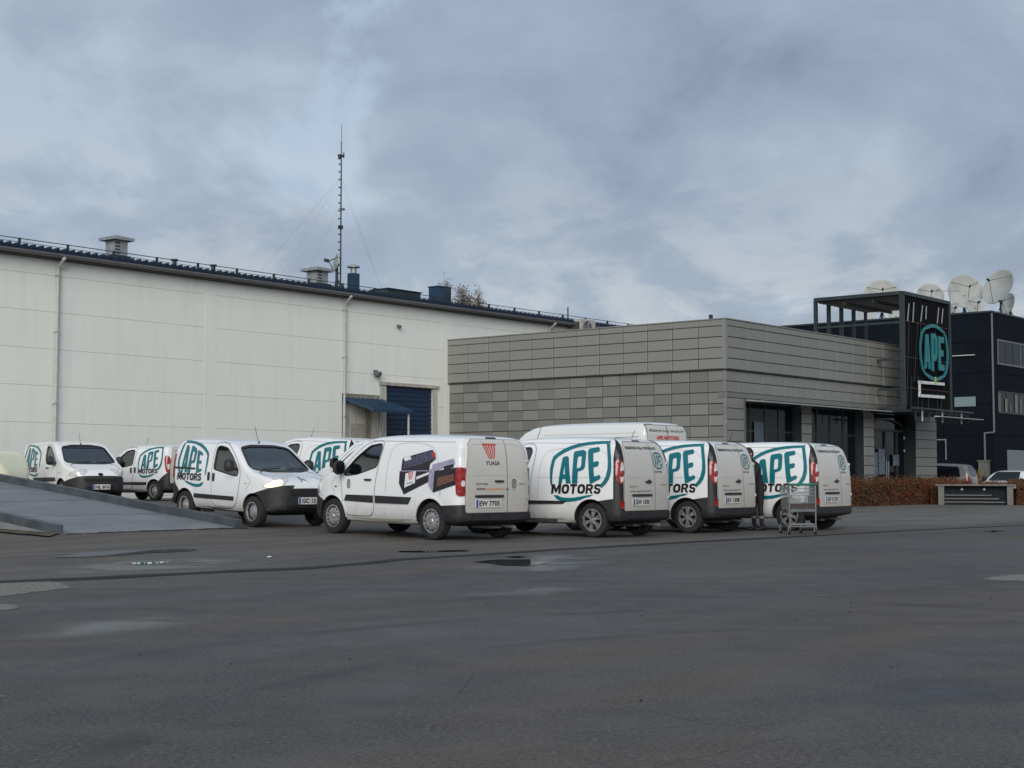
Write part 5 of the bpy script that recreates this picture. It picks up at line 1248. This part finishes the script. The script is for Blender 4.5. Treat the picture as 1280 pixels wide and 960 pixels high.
for k in range(n): MB().box(-.12+k*(Lw+.26)/n+.006, -.12+(k+1)*(Lw+.26)/n-.006, -.06, .42, .802, .872).build('coping_stone', STONE, ww, bevel=.01)
MB().box(.242, Lw-.222, .30, .40, 0, .80).build('back_wall', DSTONE, ww)
for k, x1 in enumerate((Lw-.30, Lw-.55, Lw-.85)):
    MB().box(.245, x1, .02+k*.09, .299, .10+k*.145, .14+k*.145).build('step_tread', STONE, ww); MB().box(.25, x1-.02, .07+k*.09, .298, k*.145, .098+k*.145).build('step_riser', DSTONE, ww)
for x in (.95, Lw-1.15): MB().lathe([(0, 0), (.05, 0), (.05, .02), (0, .02)], 14, 'Y', (x, .28, .66)).build('step_lamp', LIGHTM, ww)

wr = math.atan2(pB.y-pA.y, pB.x-pA.x); wdv = (pB-pA).normalized(); wn = Vector((-wdv.y, wdv.x, 0))
hedge('russet_hedge', 'dark russet hedge at the right edge of the photo in front of the white car', 0, 6.5, 0, 1.3, .84, 14000, at=tuple(pB+wdv*.15+wn*.1), rz=wr)
hedge('russet_hedge', 'low russet planting behind the stone topped wall, below the silver minivan', 0, 5.2, 0, 2.2, .95, 12000, at=tuple(pA+wn*.7-wdv*.4), rz=wr)
# ------------------------------------------------------------------ parked vehicles
def face(o, origin, hx, hy, tiltL=2.6):
    n = math.hypot(hx, hy); hx, hy = hx/n, hy/n; x, y = origin
    z0 = gz(x+hx*.7, y+hy*.7); z1 = gz(x+hx*(.7+tiltL), y+hy*(.7+tiltL)); sl = (z1-z0)/tiltL
    o.location = (x, y, z0-.7*sl); o.rotation_euler = (0, -math.atan(sl), math.atan2(hy, hx))
def place(o, kind, px, py, hx, hy, wheel=0, side=1):
    g = gnd(px, py); n = math.hypot(hx, hy); h = Vector((hx/n, hy/n, 0)); lf = Vector((-h.y, h.x, 0)); wx_ = KINDS[kind]['wx'][wheel]
    p = g-h*wx_-lf*side*.84; face(o, (p.x, p.y), h.x, h.y); return p
GV = 'white delivery vans parked in the lot'
k1 = van('tall', 'teal badged white van directly right of the battery advert van, nearest of the right trio', 'van', GV, platetext='GW 1030', style='spoke')
place(k1, 'tall', 743, 672, -.80, .60)
k1.scale = (1.035,)*3; k2 = copy_tree(k1); k2['label'] = 'white van with teal badge in the middle of the right trio, person standing beside it'; place(k2, 'tall', 862, 666.4, -.80, .60)
k3 = copy_tree(k1); k3['label'] = 'rightmost white van with teal badge behind the wire shopping trolley'; place(k3, 'tall', 989, 663.2, -.80, .60)
k4 = copy_tree(k1); k4['label'] = 'teal badged white van mostly hidden between the headlit van and the battery advert van'; face(k4, (-1.35, 35.6), -.76, .65)
k5 = copy_tree(k1); k5['label'] = 'farther white van whose roof and window just show left of the half hidden badged van'; face(k5, (-3.6, 39.3), -.76, .65)
bv = van('long', 'white van with two printed car batteries on its side in the centre front', 'van', GV, decals='battery', platetext='EW 7705', style='steel')
def replate(o, kind, s_):
    for p_ in [c for c in bpy.data.objects if c.parent == o and c.name.startswith('number_plate')]:
        if sum(v.co.x for v in p_.data.vertices) / len(p_.data.vertices) > 1: continue
        zb = {'tall': .50, 'small': .55}[kind]
        for c in [c for c in bpy.data.objects if c.parent == p_ and c.name.startswith('plate_char')]: c.data = patch_mesh(_kind[kind][1], [text_shape(s_, .24+.3-.075, .24+.3-.075+.485, zb+.11, zb+.20, -1, .03)], 'B', BLACKV, .053, 0, 0, 'chars')
for o_, s_ in ((k2, 'EV 1308'), (k3, 'GF 5120'), (k4, 'FU 2264'), (k5, 'FS 9031')):
    replate(o_, 'tall', s_)
    for c in bpy.data.objects:
        if c.parent == o_ and c.name.startswith('wheel') and 'arch' not in c.name: c.rotation_euler.rotate_axis('Y', R.uniform(0, 6))
bv.scale = (1.05,)*3; place(bv, 'long', 543.5, 675, -.705, .71)
pv = van('long', 'white van facing the camera at far left behind the grey ramp', 'van', GV, decals='badge', platetext='HL 8167', style='plain', dirty=False)
face(pv, (-14.45, 46.4), .60, -.80)
nv = van('small', 'small white van with glowing headlights parked at the foot of the ramp', 'van', GV, platetext='GC 1217', style='plain', dirty=False, lamps=True)
nv.scale = (1.01,)*3; place(nv, 'small', 314, 659, .70, -.71, 1, -1)
nv2 = van('small', 'small white badge van seen from behind between the far left van and the headlit van', 'van', GV, platetext='GC 4410', style='plain')
place(nv2, 'small', 192, 626, -.80, .60)
# high roofed van behind the first of the right trio
def box_vehicle(name, label, cat, spec, paint, group=None):
    f = make_sdf(spec['side'], spec['front'], spec['plan'], spec['k']); L = spec['L']; H = max(z for x, z in spec['side'])
    Q, F = shell(f, (-.06, -1.15, .12), (L+.08, 1.15, H+.2), (.5, -.3, .5), (L-.9, .3, .72), (56, 20, 24))
    raw = to_mesh('shell', Q, F, paint); bd = Body(Q, F); cyl = []
    for wx_ in spec['wx']:
        for sg in (1, -1):
            y0, y1 = (.52, 1.3) if sg > 0 else (-1.3, -.52); c = MB().lathe([(0, y0), (spec['r']+.06, y0), (spec['r']+.06, y1), (0, y1)], 36, 'Y', (wx_, 0, spec['r'])).mesh('c', WELL)
            bm = bmesh.new(); bm.from_mesh(c); bmesh.ops.remove_doubles(bm, verts=bm.verts, dist=1e-5); bmesh.ops.recalc_face_normals(bm, faces=bm.faces); bm.to_mesh(c); bm.free(); cyl.append(c)
    root = empty(name, label=label, cat=cat, group=group); link('body', smoothed(boolean(raw, cyl)), root); add_wheels(root, spec, 'plain', spec['track'])
    P = lambda nm, shapes, fr, m, off=.004, thick=0, grid=.14: link(nm, patch_mesh(bd, shapes, fr, m, off, thick, grid, nm), root)
    for w_ in spec['wins']:
        for fr in 'LR': P('side_window', [[rnd(w_, .07)]], fr, DGLASS, .004); P('window_seal', stroke(rnd(w_, .07), .03, True), fr, PLASTIC, .006)
    if spec['ws']:
        P('windscreen', [[rnd(spec['ws'], .08)]], 'F', DGLASS); P('windscreen_seal', stroke(rnd(spec['ws'], .08), .04, True), 'F', PLASTIC, .006)
        mirror(bd, root, *spec['mir'])
    for fr in 'LR':
        for s_ in spec['seams']: P('door_seam', stroke(s_, .014), fr, SEAM, .003)
    return root, P, bd
ms = dict(L=5.55, k=.10, side=[(.02, .3), (0, .6), (.0, 1.5), (.03, 2.3), (.12, 2.50), (.35, 2.56), (2.6, 2.58), (3.6, 2.50), (4.1, 2.28), (4.45, 1.85), (4.8, 1.4), (5.2, 1.22), (5.45, 1.0), (5.55, .6), (5.5, .28)],
    front=[(0, .22), (.9, .22), (.99, .5), (1.02, .9), (1.02, 1.4), (.97, 1.95), (.90, 2.38), (.80, 2.52), (.5, 2.58), (0, 2.60)], plan=[(-.005, 0), (0, .7), (.03, .93), (.12, 1.01), (.7, 1.03), (4.2, 1.03), (4.9, .98), (5.4, .75), (5.55, .35), (5.57, 0)],
    wx=(1.0, 4.65), r=.35, track=.88, ws=[(-.82, 1.42), (-.70, 1.98), (.70, 1.98), (.82, 1.42)], wins=[[(3.55, 1.42), (3.55, 1.98), (3.95, 1.98), (4.2, 1.72), (4.42, 1.42)]], mir=(4.4, 1.45), seams=[[(3.45, .4), (3.45, 2.1)], [(3.5, 2.1), (.25, 2.16)]])
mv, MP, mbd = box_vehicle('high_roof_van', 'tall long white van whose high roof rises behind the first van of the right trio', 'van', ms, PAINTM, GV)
for sgn in (1, -1): MP('red_stripe', [[[(1.2, 2.13), (3.3, 2.12), (3.3, 2.08), (1.2, 2.09)]]], 'L' if sgn > 0 else 'R', REDV, .008)
MP('side_rib', stroke([(3.3, 2.24), (.35, 2.26)], .015), 'L', PAINTD, .006); MP('side_rib', stroke([(3.3, 2.2), (.35, 2.24)], .02), 'R', PAINTD, .006)
for a, b_ in ((.012, .86), (-.86, -.012)):
    q = [(a, .5), (b_, .5), (b_, 2.28), (b_*.95 if abs(b_) > .5 else b_, 2.45), (a*.95 if abs(a) > .5 else a, 2.45), (a, 2.28)]
    MP('rear_door', [[q]], 'B', PAINTD, .03, .028); MP('door_seam', stroke(q, .015, True), 'B', SEAM, .032)
MP('slogan_lettering', [text_shape('REZERVES DA\u013bU SPECI\u0100LISTI', .78, .78+1.5, 2.27, 2.35, -1, .012)], 'B', BLACKV, .036)
MP('red_lettering', [text_shape('APE MOTORS', .5, .5+1.0, 2.09, 2.19, -1, .05)], 'B', REDV, .036)
MP('reading_crease', stroke([(.8, 2.23), (-.8, 2.23)], .012), 'B', PAINT, .034)
face(mv, (3.95, 37.6), -.76, .65)
mn = dict(L=4.6, k=.09, side=[(.02, .3), (0, .7), (.08, 1.15), (.25, 1.58), (.45, 1.66), (1.8, 1.73), (2.7, 1.66), (3.4, 1.22), (3.8, 1.02), (4.4, .85), (4.58, .6), (4.55, .28)],
    front=[(0, .2), (.78, .2), (.89, .5), (.91, .9), (.80, 1.35), (.68, 1.62), (.45, 1.71), (0, 1.74)], plan=[(-.005, 0), (0, .6), (.04, .8), (.2, .88), (1.2, .92), (3.4, .9), (4.2, .8), (4.55, .4), (4.62, 0)],
    wx=(.85, 3.65), r=.33, track=.78, ws=[(-.70, 1.2), (-.56, 1.58), (.56, 1.58), (.70, 1.2)], wins=[[(.45, 1.08), (.55, 1.52), (1.6, 1.58), (1.6, 1.05)], [(1.72, 1.05), (1.72, 1.58), (2.4, 1.56), (2.45, 1.04)], [(2.55, 1.04), (2.5, 1.54), (2.85, 1.42), (3.25, 1.12)]], mir=(3.1, 1.12), seams=[[(1.66, .35), (1.66, 1.6)], [(2.5, .35), (2.5, 1.6)]])
sv, SP, sbd = box_vehicle('parked_minivan', 'silver minivan standing behind the low wall, left of the yellow shrub', 'minivan', mn, SILVER)
SP('rear_window', [[chaikin([(-.66, 1.1), (-.58, 1.55), (.58, 1.55), (.66, 1.1)], 1)]], 'B', DGLASS, .006)
for sgn in (1, -1): link('tail_lamp', patch_mesh(sbd, [[chaikin([(-.08, .8), (.10, .8), (.10, 1.12), (-.05, 1.12)], 1)]], ('BC', sgn, .05, .84), REDL, .02, .018, .06, 'tail_lamp'), sv)
SP('number_plate', [[rectl(-.26, .26, .62, .73)]], 'B', PLATEW, .03, .01)
p = gnd(1212, 630, 0); s_ = Vector((.2987, 1, 0)).normalized()*66
sv.scale = (1.1,)*3; face(sv, (22.6, 72.6), -.86, .5)
wc_ = dict(L=4.3, k=.09, side=[(.02, .3), (0, .7), (.1, 1.1), (.5, 1.36), (1.0, 1.43), (1.9, 1.47), (2.4, 1.38), (3.05, 1.02), (3.4, .92), (4.05, .80), (4.27, .6), (4.24, .26)],
    front=[(0, .2), (.76, .2), (.87, .5), (.885, .85), (.78, 1.2), (.66, 1.38), (.45, 1.45), (0, 1.48)], plan=[(-.005, 0), (0, .6), (.04, .78), (.2, .85), (1.2, .89), (3.2, .88), (3.9, .78), (4.25, .4), (4.31, 0)],
    wx=(.8, 3.4), r=.32, track=.76, ws=[(-.68, .98), (-.54, 1.35), (.54, 1.35), (.68, .98)], wins=[[(.7, 1.0), (.95, 1.32), (1.45, 1.37), (1.5, .98)], [(1.6, .98), (1.58, 1.37), (2.2, 1.33), (2.75, 1.02)]], mir=(2.7, 1.0), seams=[[(1.55, .3), (1.55, 1.4)], [(2.75, .3), (2.75, 1.0)]])
wcv, WP, wbd = box_vehicle('parked_car', 'white hatchback facing the camera behind the hedge at the right edge', 'car', wc_, PAINT)
for sgn in (1, -1): link('headlamp', patch_mesh(wbd, [[chaikin([(-.22, .68), (.16, .66), (.18, .76), (-.2, .84)], 1)]], ('FC', sgn, 4.0, .62), CLEARL, .012, .01, .08, 'headlamp'), wcv)
WP('grille', [[rectl(-.4, .4, .5, .6, .02)]], 'F', WELL, .01); WP('number_plate', [[rectl(-.26, .26, .38, .48)]], 'F', PLATEW, .03, .01)
s_ = Vector(((1262-640)/1857., 1, 0))*60
wcv.scale = (1.05,)*3; face(wcv, (25.4, 73.6), -.60, -.80)
# cream vehicle at the left edge
cs = dict(L=4.4, k=.03, side=[(.02, .4), (0, .8), (.05, 1.40), (.2, 1.49), (3.6, 1.50), (3.9, 1.46), (4.1, 1.28), (4.36, .90), (4.4, .6), (4.36, .35)],
    front=[(0, .3), (.80, .3), (.93, .5), (.95, .9), (.93, 1.3), (.88, 1.47), (.7, 1.52), (0, 1.53)], plan=[(-.005, 0), (0, .7), (.05, .9), (.3, .95), (3.3, .95), (4.0, .90), (4.38, .6), (4.41, 0)],
    wx=(.9, 3.3), r=.34, track=.80, ws=None, wins=[], mir=(3.1, 1.1), seams=[[(2.2, .4), (2.2, 1.4)]])
cv, CP, cbd = box_vehicle('cream_vehicle', 'cream covered vehicle with sloping nose cut off by the left edge of the photo', 'vehicle', cs, CREAM)
CP('lower_trim', [[[(1.3, .8), (3.0, .8), (4.1, .8), (4.1, .86), (1.3, .86)]]], 'R', SEAM, .01)
s_ = gnd(0, 628, .42); face(cv, (-18.15, 42.9), .97, -.22)
# ------------------------------------------------------------------ wire shopping trolley
g = gnd(1003, 668.2); t = empty('shopping_trolley', tuple(g), rz=math.radians(8), label='wire shopping trolley with white bag standing behind the rightmost van', cat='trolley')
hw, ln, z0, z1 = .27, .62, .50, .98                        # seen from the side-rear; x across
wire = MB(); 
def ring_(z, s, l): 
    for a, b_ in (((-s, 0), (s, 0)), ((s, 0), (s, l)), ((s, l), (-s, l)), ((-s, l), (-s, 0))): wire.bar((a[0], a[1], z), (b_[0], b_[1], z), .010, .010)
for k in range(8): f_ = k/7; ring_(z0+f_*(z1-z0), hw*(.86+.14*f_), ln*(.9+.1*f_))
for k in range(13):
    x = -1+2*k/12.; 
    for l in (0, 1): wire.bar((x*hw*.86, l*ln*.9, z0), (x*hw, l*ln, z1), .006, .006)
    wire.bar((x*hw*.86, 0, z0), (x*hw*.86, ln*.9, z0), .006, .006)
for k in range(1, 14):
    for s in (-1, 1): wire.bar((s*hw*.86, ln*.9*k/14, z0), (s*hw, ln*k/14, z1), .006, .006)
WIRE = mat('galvanised_wire', (.28, .29, .29), .35, metal=.7)
bk = wire.build('basket', WIRE, t)
MB().box(-hw*.86, hw*.86, .0, ln*.9, z0-.004, z0+.01).build('basket_floor', mat('trolley_tray', (.10, .11, .11), .5), t)
m = MB()
for s in (-1, 1):
    m.tube((s*hw, -.03, .14), (s*hw, -.03, 1.0), .015); m.tube((s*hw, -.03, .16), (s*hw*.8, ln+.1, .16), .013); m.tube((s*hw, -.03, z0-.02), (s*hw*.9, ln*.9, z0-.02), .012); m.tube((s*hw*.8, ln+.1, .16), (s*hw*.8, ln*.8, z0-.02), .012)
m.tube((-hw, -.03, .16), (hw, -.03, .16), .013); m.tube((-hw, -.035, z0-.03), (hw, -.035, z0-.03), .018)
m.build('tube_frame', CHROME, t, 40)
m = MB()
for k in range(7): m.bar((-hw+.03+k*.085, 0, .19), (-hw*.8+.03+k*.07, ln, .19), .012, .012)
m.bar((-hw, .2, .185), (hw, .2, .185), .012, .012); m.box(-hw, hw, .02, .05, .19, .22); m.build('lower_rack', WIRE, t)
MB().tube((-hw-.02, -.07, 1.0), (hw+.02, -.07, 1.0), .022, 10).build('handle', mat('green_plastic', (.01, .16, .10), .4), t, 40)
MB().box(-hw*.9, hw*.9, -.028, -.016, .53, .62).build('red_band', mat('faded_dark_plastic', (.05, .03, .03), .5), t)
for x, y in ((-hw, 0), (hw, 0), (-hw*.8, ln+.08), (hw*.8, ln+.08)):
    c = MB().lathe([(0, -.014), (.055, -.014), (.06, -.006), (.06, .006), (.055, .014), (0, .014)], 18, 'X', (x, y, .06)).build('castor', RUBBER, t, 40)
    MB().box(x-.024, x-.016, y-.02, y+.03, .05, .16).box(x+.016, x+.024, y-.02, y+.03, .05, .16).box(x-.024, x+.024, y-.02, y+.03, .14, .17).build('fork', ZINC, c)
bag = bmesh.new(); bmesh.ops.create_icosphere(bag, subdivisions=4, radius=1)
from mathutils import noise as MN
for v in bag.verts:
    n_ = MN.noise(v.co*2.2)*.22+MN.noise(v.co*6)*.09+abs(MN.noise(v.co*4+Vector((3, 1, 2))))*.12
    v.co = Vector((v.co.x*.19, v.co.y*.2, v.co.z*.17))*(1+n_); v.co.z = max(v.co.z, -.15)
me = bpy.data.meshes.new('bag'); bag.to_mesh(me); bag.free(); me.materials.append(mat('white_bag', (.55, .58, .57), .35)); smoothed(me, 60)
tag(link('plastic_bag', me, loc=(g.x-.03, g.y+.3, g.z+.69)), 'crumpled white plastic bag inside the wire shopping trolley', 'bag')
# ------------------------------------------------------------------ person beside the middle van of the trio
def skin_body(name, verts, edges, rad, m_, parent, sub=2):
    me = bpy.data.meshes.new(name); me.from_pydata(verts, edges, []); o = link(name, me, parent)
    bm = bmesh.new(); bm.from_mesh(me); bm.to_mesh(me); bm.free()
    md = o.modifiers.new('s', 'SKIN'); md.use_smooth_shade = True
    if not me.skin_vertices:
        bpy.context.view_layer.objects.active = o
        bm = bmesh.new(); bm.from_mesh(me); ly = bm.verts.layers.skin.verify(); bm.to_mesh(me); bm.free()
    for i, r_ in enumerate(rad): me.skin_vertices[0].data[i].radius = (r_, r_) if not isinstance(r_, tuple) else r_
    me.skin_vertices[0].data[0].use_root = True
    s = o.modifiers.new('u', 'SUBSURF'); s.levels = sub; s.render_levels = sub
    dg = bpy.context.evaluated_depsgraph_get(); dg.update(); r = bpy.data.meshes.new_from_object(o.evaluated_get(dg)); bpy.data.objects.remove(o)
    r.materials.clear(); r.materials.append(m_); r.polygons.foreach_set('use_smooth', [True]*len(r.polygons)); return link(name, r, parent)
pp = Vector((5.30, 32.15, 0)); ps = empty('person', tuple(pp), rz=math.atan2(-.35, -.94), label='person in black jacket and trousers leaning at the side of the middle van', cat='person')
SKIN_ = mat('skin', (.45, .27, .20), .5); CLOTH = mat('black_cloth', (.012, .012, .014), .85, var=.4, vscale=20); HAIR = mat('dark_hair', (.02, .014, .01), .7, var=.4, vscale=60); BOOT = mat('black_boot', (.01, .01, .01), .5); REFL = mat('reflective_band', (.16, .16, .15), .4)
# facing +x (towards the van), y to the left
V = [(-.02, 0, .93), (0, 0, 1.05), (.06, 0, 1.22), (.12, 0, 1.40), (.15, 0, 1.50), (.18, 0, 1.56),
     (-.02, .10, .90), (.0, .11, .50), (-.04, .11, .10), (-.02, -.10, .90), (.03, -.12, .50), (.02, -.12, .10),
     (.11, .19, 1.40), (.22, .24, 1.14), (.42, .20, 1.08), (.11, -.19, 1.40), (.20, -.25, 1.13), (.42, -.20, 1.10)]
Ed = [(0, 1), (1, 2), (2, 3), (3, 4), (4, 5), (0, 6), (6, 7), (7, 8), (0, 9), (9, 10), (10, 11), (3, 12), (12, 13), (13, 14), (3, 15), (15, 16), (16, 17)]
rd_ = [(.15, .13), (.15, .12), (.17, .13), (.16, .12), .07, .06, .10, .065, .05, .10, .065, .05, .075, .055, .04, .075, .055, .04]
skin_body('clothed_body', V, Ed, rd_, CLOTH, ps)
bm = bmesh.new(); bmesh.ops.create_uvsphere(bm, u_segments=24, v_segments=18, radius=1)
for v in bm.verts:
    x, y, z = v.co; f_ = 1-.18*max(0, -z)
    px_ = .098*x*f_; pz = .122*z
    if x > .55 and abs(y) < .22 and -.25 < z < .15: px_ += .020*(1-abs(y)/.22)           # nose
    if x > .6 and .08 < z < .3 and .15 < abs(y) < .5: px_ -= .008                         # eye sockets
    if x > .5 and z < -.75: px_ += .008
    v.co = Vector((px_, .078*y*f_, pz))
me = bpy.data.meshes.new('head'); bm.to_mesh(me); bm.free(); me.materials.append(SKIN_); smoothed(me, 60); hd = link('head', me, ps, loc=(.20, 0, 1.655)); hd.rotation_euler = (0, .25, 0)
for s in (-1, 1):
    MB().lathe([(0, -.008), (.022, -.006), (.03, .0), (.022, .008), (0, .006)], 12, 'Y', (0, s*.08, -.01)).build('ear', SKIN_, hd, 50); MB().lathe([(0, 0), (.009, .002), (0, .006)], 10, 'X', (.088, s*.03, .022)).build('eye', BLACKV, hd, 50)
MB().box(.088, .094, -.022, .022, -.058, -.052).build('mouth', REDL, hd)
bm = bmesh.new(); bmesh.ops.create_uvsphere(bm, u_segments=24, v_segments=18, radius=1); bmesh.ops.bisect_plane(bm, geom=bm.verts[:]+bm.edges[:]+bm.faces[:], plane_co=(0.25, 0, .02), plane_no=(.8, 0, -.6), clear_outer=True)
for v in bm.verts: v.co = Vector((v.co.x*.108, v.co.y*.086, v.co.z*.132+.004))
me = bpy.data.meshes.new('hair'); bm.to_mesh(me); bm.free(); me.materials.append(HAIR); smoothed(me, 60); link('hair', me, hd)
for s, hx_ in ((1, (.42, .20, 1.08)), (-1, (.42, -.20, 1.10))):
    b0 = Vector(hx_); V = [tuple(b0), tuple(b0+Vector((.05, 0, 0))), tuple(b0+Vector((.09, 0, -.005)))]; E_ = [(0, 1), (1, 2)]; rr = [(.028, .02), (.036, .018), (.034, .015)]
    for q in range(4):
        o_ = -.027+q*.018; L_ = (.065, .078, .073, .055)[q]; k = len(V)
        V += [tuple(b0+Vector((.095, o_, -.005))), tuple(b0+Vector((.095+L_*.55, o_*1.1, -.014))), tuple(b0+Vector((.095+L_, o_*1.1, -.035)))]; E_ += [(2, k), (k, k+1), (k+1, k+2)]; rr += [.0095, .0088, .007]
    k = len(V); V += [tuple(b0+Vector((.06, -s*.045, -.005))), tuple(b0+Vector((.095, -s*.062, -.015)))]; E_ += [(1, k), (k, k+1)]; rr += [.011, .009]
    skin_body('hand', V, E_, rr, SKIN_, ps, 1)
for x, y in ((-.04, .11), (.02, -.12)):
    m = MB(); sec = [(-.10, .045, .10), (-.06, .052, .13), (0, .05, .12), (.07, .05, .085), (.14, .046, .06), (.18, .03, .04)]
    vs = []; n_ = 10
    for X_, w_, h_ in sec:
        for i in range(n_): a = 2*math.pi*i/n_; vs.append((x+X_, y+w_*math.cos(a), max(0, h_*.5+h_*.5*math.sin(a))))
    m.add(vs, [(j*n_+i, j*n_+(i+1) % n_, (j+1)*n_+(i+1) % n_, (j+1)*n_+i) for j in range(5) for i in range(n_)]+[tuple(range(n_)), tuple(range(5*n_, 6*n_))]); m.build('boot', BOOT, ps, 50)
    MB().lathe([(.066, .26), (.068, .30), (.066, .31)], 16, 'Z', (x+.012, y, 0)).build('reflective_band', REFL, ps, 50)
bpy.context.view_layer.update()
for me in list(bpy.data.meshes):
    if me.users == 0: bpy.data.meshes.remove(me)
